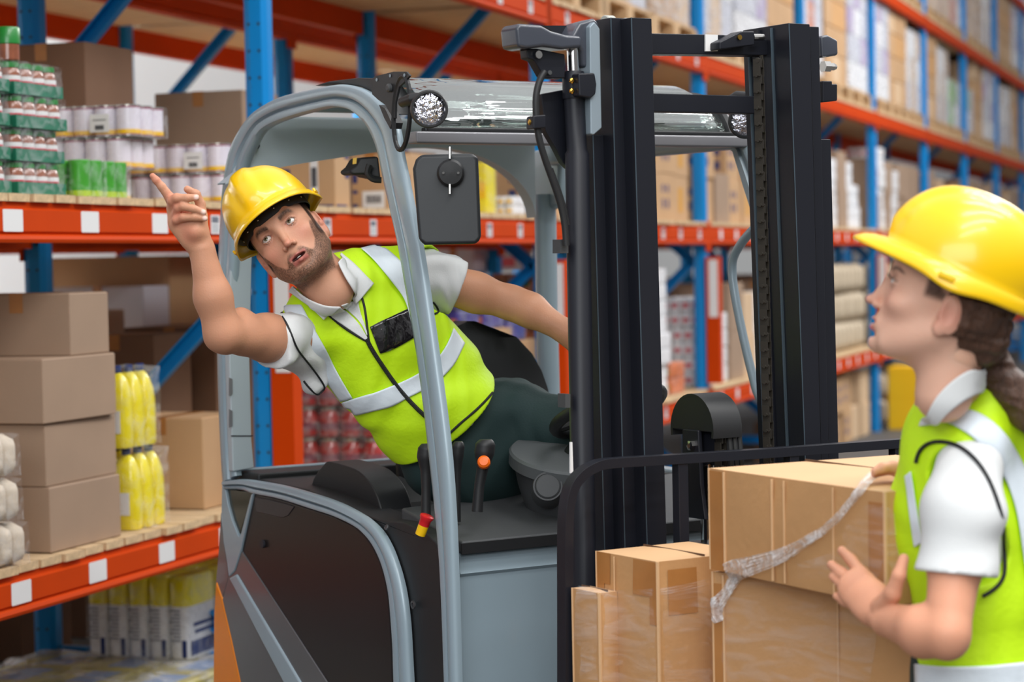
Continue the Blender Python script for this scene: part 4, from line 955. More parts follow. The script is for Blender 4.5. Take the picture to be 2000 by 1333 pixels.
# ------------------------------------------------------------------ mast
mastE = link(bpy.data.objects.new('mast', mesh_of(MB().b2((.2, -.30, .12), (.86, -.26, .22)), 'mast'))); mastE.data.materials.append(MAST); mastE.parent = FK
def rail(name, xt0, xt1, yt, xb0, xb1, yb, t0, dep, m=MAST, edge=True, zbot=.12):
    a0 = fl(xt0, yt, t=t0); a1 = fl(xt1, yt, t=t0); b0 = fl(xb0, yb, t=t0); b1 = fl(xb1, yb, t=t0)
    k0 = (zbot-a0.z)/(b0.z-a0.z); c0 = a0+(b0-a0)*k0; k1 = (zbot-a1.z)/(b1.z-a1.z); c1 = a1+(b1-a1)*k1
    zt = (a0.z+a1.z)/2; a0.z = zt; a1.z = zt; D = Vector((0, dep, 0))
    o = obj(name, MB().hexa([c0, c1, c1+D, c0+D, a0, a1, a1+D, a0+D]), m, mastE, bevel=.0015, seg=1)
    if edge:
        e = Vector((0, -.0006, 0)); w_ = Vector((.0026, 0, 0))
        obj('edge_highlight', MB().hexa([c0+e, c0+e+w_, c0+w_, c0, a0+e, a0+e+w_, a0+w_, a0]), MEDGE, o)  # highlight painted as a pale strip along the rail edge
    return o
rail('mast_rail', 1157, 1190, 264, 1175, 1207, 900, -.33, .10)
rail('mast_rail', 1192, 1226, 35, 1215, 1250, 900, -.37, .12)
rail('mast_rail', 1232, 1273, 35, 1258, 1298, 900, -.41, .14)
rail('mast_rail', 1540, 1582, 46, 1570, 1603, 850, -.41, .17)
rail('mast_rail', 1582, 1600, 52, 1603, 1618, 850, -.37, .13, edge=False)
rail('mast_rail', 1600, 1623, 272, 1618, 1638, 865, -.33, .11, edge=False)
# grooves in the inner channel of the right tower
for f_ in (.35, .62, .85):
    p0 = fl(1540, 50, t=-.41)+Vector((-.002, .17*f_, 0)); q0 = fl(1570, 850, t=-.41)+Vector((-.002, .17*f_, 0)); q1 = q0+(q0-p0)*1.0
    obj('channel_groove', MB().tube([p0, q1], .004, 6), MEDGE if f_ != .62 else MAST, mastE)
def tbar(name, pts, t0, dep, m=MAST, par=None, **k): return obj(name, MB().prism(T_(pts, t0), (0, dep, 0)), m, par or mastE, **k)
tbar('top_crossbar', [(1270, 65), (1412, 68), (1500, 78), (1500, 108), (1270, 105)], -.33, .05, bevel=.002)
tbar('crossbar', [(1276, 182), (1478, 188), (1478, 222), (1276, 218)], -.33, .04, bevel=.002)
tbar('crossbar_label', [(1378, 67), (1402, 68), (1402, 100), (1378, 100)], -.334, .004, PAPER)
cb = tbar('stop_bracket', [(1406, 82), (1448, 61), (1474, 61), (1474, 88), (1450, 91), (1406, 97)], -.37, .04, bevel=.003)
obj('bracket_bolt', MB().lathe(fl(1444, 73, t=-.372), [(.006, 0), (.006, .003), (.003, .003)], 10, axis=(0, -1, 0)), GOLD, cb)
obj('roller_pin', MB().cyl(fl(1470, 73, t=-.35), fl(1490, 73, t=-.35), .008, 12), CHR, mastE)
tbar('wear_plate', [(1152, 52), (1161, 42), (1172, 56), (1176, 250), (1160, 264), (1154, 262)], -.375, .05, PLATE, bevel=.003)
tbar('mast_head_casting', [(1116, 72), (1132, 44), (1160, 36), (1168, 40), (1173, 55), (1172, 132), (1140, 132), (1136, 100)], -.36, .06, mat('cast_iron_grey', rgb(62, 66, 76), .3, coat=.3), bevel=.008, seg=3)
tbar('hook_arm', [(1009, 52), (1016, 46), (1058, 49), (1078, 60), (1108, 68), (1137, 70), (1138, 93), (1098, 96), (1062, 91), (1030, 95), (1013, 92)], -.38, .07, MATS['cast_iron_grey'], bevel=.008, seg=3)
tbar('top_tie', [(1062, 50), (1130, 50), (1130, 68), (1085, 64)], -.31, .03, MAST)
bk = tbar('hose_bracket', [(1029, 95), (1050, 95), (1104, 106), (1104, 153), (1064, 153), (1044, 118), (1031, 114)], -.355, .03, bevel=.003)
obj('bracket_bolt', MB().lathe(fl(1051, 107, t=-.36), [(.0085, 0), (.0085, .004), (.004, .004)], 14, axis=(0, -1, 0)), CHR, bk)
obj('bracket_bolt', MB().lathe(fl(1073, 142, t=-.358), [(.005, 0), (.005, .003)], 12, axis=(0, -1, 0)), BLK2, bk)
obj('lift_rod', MB().cyl(fl(1119, 92, t=-.34), fl(1121, 145, t=-.34), .014, 20), CHR, mastE, smooth=True)
ca = fl(1121, 185, t=-.34); cbm = fl(1127, 300, t=-.34); cbot = fl(1137, 880, t=-.34); dirn = (cbot-cbm).normalized(); cb_ = cbm+dirn*((cbm.z-.15)/-dirn.z)
obj('lift_cylinder', MB().tube([ca, ca+(cbm-ca)*.95, cbm, cb_], [.0225, .0225, .0265, .0265], 24), MATS['cast_iron_grey'] if False else MAST, mastE, smooth=True, auto=60)
cp_ = obj('cylinder_cap', MB().lathe(fl(1121, 190, t=-.34), [(.024, -.004), (.025, .0), (.025, .048), (.022, .056), (.015, .057)], 24), MAST, mastE, smooth=True)
obj('cap_clamp', MB().prism(T_([(1130, 143), (1162, 142), (1166, 165), (1164, 184), (1155, 192), (1132, 188)], -.385), (0, .05, 0)), MAST, cp_, bevel=.004)
for y in (158, 178): obj('clamp_bolt', MB().lathe(fl(1116, y, t=-.366), [(.006, 0), (.006, .004), (.003, .006)], 12, axis=(0, -1, 0)), GOLD, cp_)
tbar('guide_plate', [(1057, 184), (1098, 176), (1108, 176), (1112, 330), (1100, 318), (1086, 290), (1066, 256)], -.31, .02, bevel=.002)
hs_ = cr([fl(x, y, t=-.37) for x, y in ((1064, 140), (1054, 158), (1047, 190), (1048, 235), (1054, 275), (1066, 315), (1082, 360), (1095, 400), (1103, 440), (1106, 480))], 4)
ho = obj('hydraulic_hose', MB().tube(hs_, .0075, 12), BLK, mastE, smooth=True)
obj('hose_clamp', MB().prism(T_([(1042, 226), (1067, 224), (1067, 250), (1042, 252)], -.385), (0, .03, 0)), MAST, ho, bevel=.003)
obj('clamp_bolt', MB().lathe(fl(1040, 239, t=-.37), [(.0065, 0), (.0065, .008), (.003, .010)], 10, axis=(-1, 0, 0)), GOLD, ho)
hs2 = cr([fl(x, y, t=-.36) for x, y in ((1075, 330), (1090, 370), (1100, 402), (1108, 440))], 3); obj('hydraulic_hose', MB().tube(hs2, .006, 10), BLK, mastE, smooth=True)
for (x0, y0, x1, y1) in ((1094, 468, 1110, 495), (1104, 770, 1114, 797)): tbar('rail_tab', [(x0, y0), (x1, y0), (x1, y1), (x0, y1)], -.36, .03, BLK2)
for x, y in ((1180, 45), (1219, 50)): obj('mast_roller', MB().lathe(fl(x, y+6, t=-.34), [(.022, 0), (.024, .002), (.024, .02), (.022, .022)], 24, axis=(1, 0, 0)), mat('pale_roller', rgb(176, 178, 170), .4), mastE, smooth=True)
tbar('pink_decal', [(1114, 864), (1118, 864), (1120, 925), (1114, 925)], -.375, .004, PAPER)
# right tower fittings
e_ = tbar('end_cap', [(1604, 70), (1618, 68), (1637, 78), (1638, 108), (1606, 113)], -.30, .05, MATS['cast_iron_grey'], bevel=.006)
obj('hydraulic_nut', MB().lathe(fl(1607, 130, t=-.30), [(.014, 0), (.014, .018), (.010, .02), (.010, .03), (.006, .04)], 6, axis=(1, 0, 0)), CHR, mastE)
tbar('side_block', [(1607, 158), (1626, 158), (1626, 164), (1636, 164), (1636, 197), (1607, 200)], -.29, .04, MAST, bevel=.003)
# lift chain, one link after another
chE = obj('lift_chain', MB().cyl(fl(1487, 108, t=-.36), fl(1490, 125, t=-.36), .004, 8), GREASE, FK)
pa = fl(1481, 116, t=-.42); pb = fl(1501, 872, t=-.42); nL = 48; stp = (pb-pa)/nL; ln = stp.length
om = MB()
for sx in (-.0105, .0105): om.box((sx, 0, 0), (.0034, .017, ln*1.25))
om.lathe((-.015, 0, -ln*.5), [(.0045, 0), (.0045, .030)], 6, axis=(1, 0, 0))
im = MB()
for sx in (-.0055, .0055): im.box((sx, 0, 0), (.0032, .020, ln*1.05))
im.lathe((-.008, 0, ln*.35), [(.006, 0), (.006, .016)], 8, axis=(1, 0, 0))
mo = mesh_of(om, 'link'); mo.materials.append(GREASE); mi = mesh_of(im, 'link'); mi.materials.append(GREASE)
tilt = math.atan2(stp.x, -stp.z)
for i in range(nL*1+30):
    o = link(bpy.data.objects.new('link', mo if i % 2 else mi)); o.parent = chE; o.location = pa+stp*(i+.5); o.rotation_euler = (0, -tilt, .5)
# middle chain pulley with arched cover
cc = fl(1369, 832, t=-.36); r_ = .078
def arc(cy, cz, r, a0, a1, n): return [(cy+r*math.cos(a0+(a1-a0)*i/n), cz+r*math.sin(a0+(a1-a0)*i/n)) for i in range(n+1)]
cx0 = fl(1336, 815, t=-.28).x+.0
base = fl(1372, 838, t=-.36)
pf = [(base.x-.03, y, z) for y, z in arc(base.y, base.z, r_, math.radians(-2), math.radians(182), 18)]
cov = obj('pulley_cover', MB().prism(pf, (.012, 0, 0)), BLK, mastE, bevel=.003)
ao = arc(base.y, base.z, r_+.003, math.radians(-12), math.radians(192), 20); ai = arc(base.y, base.z, r_-.004, math.radians(-12), math.radians(192), 20)
rows = [[(base.x-.03, y, z) for y, z in ao]+[(base.x-.03, y, z) for y, z in ai[::-1]], [(base.x+.05, y, z) for y, z in ao]+[(base.x+.05, y, z) for y, z in ai[::-1]]]
obj('cover_hood', MB().grid(rows, True).add(rows[0], [(i, i+1, 40-i, 41-i) for i in range(20)]).add(rows[1], [(i, i+1, 40-i, 41-i) for i in range(20)]), BLK, cov, smooth=True, auto=30)
pu = obj('chain_pulley', MB().lathe((base.x-.01, base.y, base.z-.03), [(.03, 0), (.055, .002), (.055, .008), (.045, .012), (.045, .03), (.055, .034), (.055, .04), (.03, .042)], 32, axis=(1, 0, 0)), MAST, mastE, smooth=True)
obj('pulley_yoke', MB().prism([(base.x-.035, base.y+y, base.z+z) for y, z in ((-.03, .0), (.03, .0), (.035, -.12), (.05, -.2), (-.05, -.2), (-.035, -.12))], (.012, 0, 0)), MAST, pu, bevel=.003)
obj('yoke_bolt', MB().lathe((base.x-.035, base.y-.01, base.z-.035), [(.012, 0), (.012, .01), (.006, .012)], 6, axis=(-1, 0, 0)), CHR, pu)
for i in range(3): obj('twin_hose', MB().tube(cr([(base.x+.025+.014*i, base.y+y, base.z+z) for y, z in ((-.03, .05), (-.055, .02), (-.068, -.05), (-.072, -.13), (-.072, -.25))], 4), .0075, 8), BLK, mastE, smooth=True)
for i in range(16):
    o = link(bpy.data.objects.new('link', mo if i % 2 else mi)); o.parent = chE; o.location = (base.x+.005, base.y-.06+.0*i, base.z-.02-i*ln); o.rotation_euler = (0, 0, .3)
obj('lift_ram', MB().cyl((base.x+.03, base.y+.02, .2), (base.x+.03, base.y+.02, base.z-.05), .02, 18), CHR, mastE, smooth=True)
obj('ram_housing', MB().b2((base.x-.03, base.y-.05, .15), (base.x+.08, base.y+.06, base.z-.26)), MAST, mastE, bevel=.006)
obj('housing_bolt', MB().lathe((base.x+.0, base.y-.052, base.z-.29), [(.007, 0), (.007, .004), (.003, .006)], 10, axis=(0, -1, 0)), GOLD, mastE)
# load backrest
gpts = [(1104, 1345), (1104, 1200), (1104, 1050), (1107, 990), (1116, 952), (1135, 927), (1160, 912), (1190, 905), (1300, 898), (1500, 885), (1760, 866), (1793, 864)]
gl_ = cr([fl(x, y, t=-.475) for x, y in gpts], 4)
lb = obj('load_backrest', MB().tube(gl_, 1, up=(0, 1, 0), prof=[(-.016, -.0105), (.016, -.0105), (.016, .0105), (-.016, .0105)]), MAST, FK, bevel=.003)
ext_a = gl_[0]; obj('backrest_post', MB().b2((ext_a.x-.016, -.49, .3), (ext_a.x+.014, -.46, ext_a.z)), MAST, lb)
for x in (1328, 1545, 1750):
    y_ = 897-(x-1328)*.0743; p = fl(x, y_+6, t=-.475); obj('backrest_bar', MB().b2((p.x-.013, -.488, .35), (p.x+.013, -.462, p.z)), MAST, lb, bevel=.002)
obj('fork_carriage', MB().b2((.03, -.49, .62), (.95, -.46, .70)).b2((.03, -.49, .32), (.95, -.46, .40)), MAST, FK, bevel=.003)
for s_ in (.18, .66): obj('fork', MB().b2((s_, -1.45, .30), (s_+.11, -.50, .335)).b2((s_, -.535, .30), (s_+.11, -.492, .72)), MAST, FK, bevel=.004)
# ================================================================== sculpting kit (distance fields turned into meshes)
def A3(v): return np.array(v, dtype=np.float32)
class Fd:
    def __init__(s, lo, hi, h):
        s.lo = A3(lo); s.h = h; s.n = tuple(int(math.ceil((hi[i]-lo[i])/h))+2 for i in range(3))
        s.a = np.full(s.n, .5, np.float32)
    def reg(s, lo, hi):
        i0 = [max(0, int((lo[i]-s.lo[i])/s.h)) for i in range(3)]; i1 = [min(s.n[i], int((hi[i]-s.lo[i])/s.h)+2) for i in range(3)]
        if any(i1[k] <= i0[k] for k in range(3)): return None, None
        g = np.meshgrid(*[s.lo[k]+s.h*np.arange(i0[k], i1[k], dtype=np.float32) for k in range(3)], indexing='ij')
        return tuple(slice(i0[k], i1[k]) for k in range(3)), np.stack(g, -1)
    def op(s, prim, k, mode):
        fn, lo, hi = prim; m = .03+k; sl, p = s.reg(lo-m, hi+m)
        if sl is None: return s
        d = fn(p); a = s.a[sl]
        if mode == '+':
            h = np.maximum(k-np.abs(a-d), 0)/max(k, 1e-6); s.a[sl] = np.minimum(a, d)-h*h*k*.25
        elif mode == '-':
            d = -d; h = np.maximum(k-np.abs(a-d), 0)/max(k, 1e-6); s.a[sl] = np.maximum(a, d)+h*h*k*.25
        return s
    def add(s, prim, k=.01): return s.op(prim, k, '+')
    def sub(s, prim, k=.004): return s.op(prim, k, '-')
    def warp(s, amp, freq, seed=0, dirs=3):
        rs = np.random.RandomState(seed); g = np.meshgrid(*[s.lo[k]+s.h*np.arange(s.n[k], dtype=np.float32) for k in range(3)], indexing='ij')
        for i in range(dirs):
            v = rs.randn(3); v /= np.linalg.norm(v); w_ = rs.randn(3); w_ /= np.linalg.norm(w_)
            f = freq*(.7+.7*i/dirs)
            ph = (g[0]*v[0]+g[1]*v[1]+g[2]*v[2])*f+2.2*np.sin((g[0]*w_[0]+g[1]*w_[1]+g[2]*w_[2])*f*.45+i)
            s.a += (amp*np.sin(ph)).astype(np.float32)
        return s
    def mesh(s):
        F = s.a; ins = F < 0; nx, ny, nz = F.shape
        c = np.zeros((nx-1, ny-1, nz-1), np.uint8)
        for dx in (0, 1):
            for dy in (0, 1):
                for dz in (0, 1): c += ins[dx:nx-1+dx, dy:ny-1+dy, dz:nz-1+dz]
        act = (c > 0) & (c < 8); idx = np.argwhere(act); ids = np.full(act.shape, -1, np.int64); ids[act] = np.arange(len(idx))
        acc = np.zeros((len(idx), 3)); cnt = np.zeros(len(idx)); i, j, k = idx.T
        corners = [(0, 0, 0), (1, 0, 0), (0, 1, 0), (1, 1, 0), (0, 0, 1), (1, 0, 1), (0, 1, 1), (1, 1, 1)]
        val = {cc: F[i+cc[0], j+cc[1], k+cc[2]] for cc in corners}
        for a in corners:
            for ax in range(3):
                if a[ax] == 0:
                    b = list(a); b[ax] = 1; b = tuple(b); va, vb = val[a], val[b]; m = (va < 0) != (vb < 0)
                    t = np.where(m, va/np.where(m, va-vb, 1), 0)
                    for q in range(3): acc[:, q] += np.where(m, a[q]+(t if q == ax else 0), 0)
                    cnt += m
        V = (idx+acc/np.maximum(cnt, 1)[:, None])*s.h+s.lo
        faces = []
        for ax in range(3):
            sl0 = [slice(None)]*3; sl1 = [slice(None)]*3; sl0[ax] = slice(0, -1); sl1[ax] = slice(1, None)
            e = ins[tuple(sl0)] != ins[tuple(sl1)]; o1, o2 = [q for q in range(3) if q != ax]
            e2 = e.copy(); st = [slice(None)]*3; st[o1] = slice(0, 1); e2[tuple(st)] = False; st = [slice(None)]*3; st[o2] = slice(0, 1); e2[tuple(st)] = False
            st = [slice(None)]*3; st[o1] = slice(-1, None); e2[tuple(st)] = False; st = [slice(None)]*3; st[o2] = slice(-1, None); e2[tuple(st)] = False
            E = np.argwhere(e2)
            if not len(E): continue
            def cell(d1, d2):
                q = E.copy(); q[:, o1] -= d1; q[:, o2] -= d2; return ids[q[:, 0], q[:, 1], q[:, 2]]
            quad = np.stack([cell(0, 0), cell(1, 0), cell(1, 1), cell(0, 1)], 1); fl_ = ins[E[:, 0], E[:, 1], E[:, 2]]
            if ax == 1: fl_ = ~fl_
            quad[~fl_] = quad[~fl_][:, ::-1]; faces.append(quad)
        Q = np.concatenate(faces); Q = Q[(Q >= 0).all(1)]
        return V, Q
def cap(a, b, ra, rb=None):
    a = A3(a); b = A3(b); rb = ra if rb is None else rb; ab = b-a; L2 = max(float(ab@ab), 1e-9)
    def fn(p):
        t = np.clip(((p-a)@ab)/L2, 0, 1); return np.linalg.norm(p-(a+t[..., None]*ab), axis=-1)-(ra+(rb-ra)*t)
    m = max(ra, rb); return fn, np.minimum(a, b)-m, np.maximum(a, b)+m
def ell(c, r, M=None):
    c = A3(c); r = A3(r); R = None if M is None else np.array(M, dtype=np.float32)   # columns are the axes
    def fn(p):
        q = p-c
        if R is not None: q = q@R
        k0 = np.linalg.norm(q/r, axis=-1); k1 = np.linalg.norm(q/(r*r), axis=-1)+1e-6; return k0*(k0-1)/k1
    m = float(r.max()) if R is not None else r
    return fn, c-m, c+m
def fcap(a, b, ra, rb, n, f):
    """capsule flattened by factor f along unit direction n"""
    a = A3(a); b = A3(b); n = A3(n); ab = b-a; L2 = max(float(ab@ab), 1e-9)
    def fn(p):
        q = p-a; t = np.clip((q@ab)/L2, 0, 1); d = q-t[..., None]*ab; dn = d@n; rad = d-dn[..., None]*n
        return (np.sqrt((rad*rad).sum(-1)+(dn/f)**2)-(ra+(rb-ra)*t))*min(1, f)**.5
    m = max(ra, rb)*max(1, f); return fn, np.minimum(a, b)-m, np.maximum(a, b)+m
def chain(F_, pts, k=.006):
    for (p, r), (q, s_) in zip(pts[:-1], pts[1:]): F_.add(cap(p, q, r, s_), k)
def mesh_obj(name, parts, m, parent, col=None, inv=None):
    """parts: list of (V, Q); joined into one object"""
    Vs = []; Qs = []; o_ = 0
    for V, Q in parts: Vs.append(V); Qs.append(Q+o_); o_ += len(V)
    V = np.concatenate(Vs); Q = np.concatenate(Qs)
    Vl = V if inv is None else V@np.array(inv.to_3x3()).T+np.array(inv.translation)
    me = bpy.data.meshes.new(name); me.vertices.add(len(V)); me.vertices.foreach_set('co', Vl.astype(np.float32).ravel())
    me.loops.add(Q.size); me.loops.foreach_set('vertex_index', Q.astype(np.int32).ravel()); me.polygons.add(len(Q))
    me.polygons.foreach_set('loop_start', np.arange(0, Q.size, 4, dtype=np.int32)); me.polygons.foreach_set('loop_total', np.full(len(Q), 4, np.int32))
    me.polygons.foreach_set('use_smooth', np.ones(len(Q), bool)); me.update(); me.validate()
    if col is not None:
        ca = me.color_attributes.new('Col', 'FLOAT_COLOR', 'POINT'); cc = np.ones((len(V), 4), np.float32); cc[:, :3] = col; ca.data.foreach_set('color', cc.ravel())
    me.materials.append(m); o = link(bpy.data.objects.new(name, me)); o.parent = parent; return o
def ss(x, a, b): t = np.clip((x-a)/(b-a), 0, 1); return t*t*(3-2*t)
def gau(x, s_): return np.exp(-(x/s_)**2)
# ------------------------------------------------------------------ head, in head space: +x the person's right, +y forward, +z up, eyes at z 0
def head_mesh(fem=False, open_=.0035, smile=0., h=.0017):
    F_ = Fd((-.10, -.125, -.235), (.10, .135, .135), h); f = fem
    F_.add(ell((0, -.018, .030), (.076, .100, .090)), .01)
    F_.add(ell((0, .028, -.030), (.0635 if not f else .060, .062, .086)), .03)
    F_.add(ell((0, .030, -.066), (.054 if not f else .047, .050, .046)), .025)
    for sx in (-1, 1):
        F_.add(cap((sx*.054*(.9 if f else 1), -.004, -.062), (sx*.026, .058, -.098), .016, .014), .03)     # jaw line
        F_.add(ell((sx*.044, .058, -.030), (.020, .020, .017)), .022)                       # cheek bones
    F_.add(ell((0, .076, -.104), (.019 if not f else .015, .016, .015)), .018)            # chin
    if not f: F_.add(cap((-.036, .078, .021), (.036, .078, .021), .010), .02)               # brow
    F_.add(ell((0, .055, .040), (.050, .036, .045)), .02)                                   # forehead
    F_.add(cap((0, -.030, -.06), (0, -.050, -.150), .056 if not f else .048, .054 if not f else .046), .03)   # neck
    for sx in (-1, 1): F_.sub(ell((sx*.0325, .098, .001), (.017, .019, .013)), .013)
    F_.add(cap((0, .086, .006), (0, .103, -.036), .0068, .0080), .012)                      # nose
    F_.add(ell((0, .1085, -.0400), (.0086 if not f else .0075, .0095, .0078)), .005)
    for sx in (-1, 1): F_.add(ell((sx*.0125*(.9 if f else 1), .0965, -.0440), (.0060, .0085, .0064)), .004)
    F_.add(ell((0, .080, -.072), (.026, .014, .016)), .012)                                 # muzzle
    for sx in (-1, 1): F_.sub(ell((sx*.0068, .1000, -.0505), (.0036, .0055, .0038)), .0015)
    dz = smile*.006
    for sx in (-1, 1):                                                                      # lips
        F_.add(cap((0, .0935, -.0695), (sx*.026, .0785, -.0745+dz), .0044, .0020), .004)
        F_.add(cap((0, .0915, -.0795-open_*.8), (sx*.024, .0780, -.0760+dz), .0048, .0022), .004)
    F_.sub(ell((0, .094, -.0745+dz*.5), (.0205, .012, .0012+open_)), .002)
    F_.sub(ell((0, .088, -.0925), (.014, .004, .003)), .008)
    # eyelids: a shell round each eyeball with an almond opening
    for sx in (-1, 1):
        e = (sx*.0325, .0745, 0)
        F_.add(ell(e, (.0138, .0134, .0134)), .004)
        F_.sub(ell((sx*.0325, .088, .0004), (.0130, .010, .0044 if not f else .0046)), .0015)
        F_.sub(ell(e, (.0122, .0122, .0122)), .0005)
        F_.sub(ell((sx*.0325, .0885, .0105), (.0135, .004, .0014)), .003)                   # lid crease
    # ears
    for sx in (-1, 1):
        M = np.array(Matrix.Rotation(sx*-.35, 3, 'Z') @ Matrix.Rotation(-.15, 3, 'X'))
        F_.add(ell((sx*.0775, -.022, -.022), (.0065, .0185, .0320), M), .006)
        F_.add(ell((sx*.0765, -.012, -.048), (.006, .010, .012), M), .006)
        F_.add(cap((sx*.068, -.014, -.004), (sx*.068, -.010, -.045), .011, .010), .006)
        F_.sub(ell((sx*.0872, -.016, -.018), (.0062, .0110, .0215), M), .004)
        F_.add(ell((sx*.0775, -.006, -.026), (.004, .005, .007), M), .003)
    return F_
def head_colour(V, fem, base, hairc, beard=True):
    x, y, z = V.T; ax = np.abs(x); n = len(V); col = np.tile(np.array(base), (n, 1)); rs = np.random.RandomState(3)
    def mixc(mask, c):
        m = np.clip(mask, 0, 1)[:, None]; col[:] = col*(1-m)+np.array(c)*m
    red = rgb(206, 120, 104)
    mixc(.35*gau(ax-.042, .02)*gau(z+.035, .022)*ss(y, .02, .06), red)
    mixc(.4*gau(x, .012)*gau(z+.042, .014)*ss(y, .09, .1), red)
    mixc(.5*ss(ax, .070, .078)*gau(z+.025, .03), rgb(208, 124, 106))
    mixc(.40*gau(ax-.026, .018)*gau(z-.006, .010)*ss(y, .05, .07), rgb(140, 84, 72)); mixc(.28*gau(ax-.032, .018)*gau(z+.009, .009)*ss(y, .05, .07), rgb(170, 110, 100))  # eye socket and lid shading mixed into the skin colour
    if beard and not fem:
        nz = rs.rand(n)
        line = -.054-.004*gau(ax, .010)-.022*gau(ax-.036, .012)+.040*ss(ax, .050, .068)
        m = ss(line-z, -.002, .006)*ss(y, -.02, -.008)
        m *= 1-.80*gau(ax, .010)*gau(z+.061, .007)
        m *= 1-.9*ss(-z, .118, .134)*ss(.075-y, -.01, .02)
        m *= ss(z, -.150, -.125); m *= 1-ss(ax, .0705, .0730)
        thin = 1-.55*gau(ax, .02)*gau(z+.092, .006)
        mixc(m*(.42+.52*nz)*thin, rgb(50, 34, 24))
        side = (1-ss(ax, .0715, .0740))*ss(ax, .060, .066)*ss(y, -.014, -.006)*ss(.030-y, -.004, .008)*ss(z, -.06, -.045)
        mixc(side*.92, hairc)
    # lips
    up = gau(z+.0705, .0045)*ss(.0245-ax, 0, .006)*ss(y, .080, .085); lo_ = gau(z+.0835, .0052)*ss(.0225-ax, 0, .006)*ss(y, .078, .084)
    mixc(.8*np.maximum(up, lo_), rgb(196, 112, 104) if not fem else rgb(206, 92, 100))
    mouth = ss(.0185-ax, 0, .003)*ss(.0055-np.abs(z+.0750), 0, .003)*ss(.0905-y+ax*.0, 0, .003)*ss(y, .05, .06)
    mixc(mouth, rgb(60, 20, 20))
    # eyebrows
    bz = .0175+.0050*ss(ax, .012, .034)-.006*ss(ax, .038, .056)
    br = gau(z-bz, .0056 if not fem else .0028)*ss(ax, .013, .019)*ss(.054-ax, 0, .010)*ss(y, .05, .06)
    mixc(np.minimum(1, br*1.25)*(.70+.30*rs.rand(n)), hairc)
    # lash line
    rr = np.sqrt(((ax-.0325)/.0125)**2+((z-.0008)/.0056)**2); mixc(.75*gau(rr-1.03, .14)*ss(z, -.001, .003)*ss(y, .07, .076), rgb(40, 26, 22))
    mixc(.4*gau(ax-.0205, .003)*gau(z, .003)*ss(y, .075, .08), rgb(190, 90, 80))
    mixc(.95*gau(ax-.0068, .0042)*gau(z+.0500, .0034)*ss(y, .090, .095), rgb(44, 18, 16))
    # hair
    hm = ss(z-(.064-.9*np.maximum(0, .045-y)*.9), 0, .010)*ss(.07-y, 0, .02)
    hm = np.maximum(hm, ss(ax, .056, .064)*ss(z, -.012, .002)*ss(.034-y, 0, .01))
    hm = np.maximum(hm, ss(-.042-y, 0, .010)*ss(z, -.085, -.06))
    hm *= 1-ss(ax, .0725, .0745)*ss(.018-z, 0, .006)
    mixc(hm*(.85+.15*rs.rand(n)), hairc)
    return col
def eye_obj(parent, HM, inv, sx, look, iris):
    c = HM @ Vector((sx*.0325, .0745, 0)); r = .0121; f_ = (HM.to_3x3() @ Vector(look)).normalized()
    m = MB(); X = f_.orthogonal().normalized(); Y = f_.cross(X); rows = []; na = 26; vals = []
    for i in range(na+1):
        a = math.pi*.62*i/na; rows.append([c+f_*(r*math.cos(a))+X*(r*math.sin(a)*math.cos(b))+Y*(r*math.sin(a)*math.sin(b)) for b in [2*math.pi*j/24 for j in range(24)]]); vals += [a]*24
    m.grid(rows, True); m.v = [tuple(inv @ Vector(v)) for v in m.v]
    me = bpy.data.meshes.new('eye'); me.from_pydata(m.v, [], m.f); ca = me.color_attributes.new('Col', 'FLOAT_COLOR', 'POINT')
    for i, a in enumerate(vals):
        cc = rgb(206, 198, 192) if a > .50 else ((.006, .006, .006) if a < .20 else (rgb(30, 24, 20) if a > .45 else iris)); ca.data[i].color = (*cc, 1)
    me.polygons.foreach_set('use_smooth', [True]*len(me.polygons)); me.materials.append(vcmat('eye_surface', .05, .8)); o = link(bpy.data.objects.new('eye', me)); o.parent = parent; return o
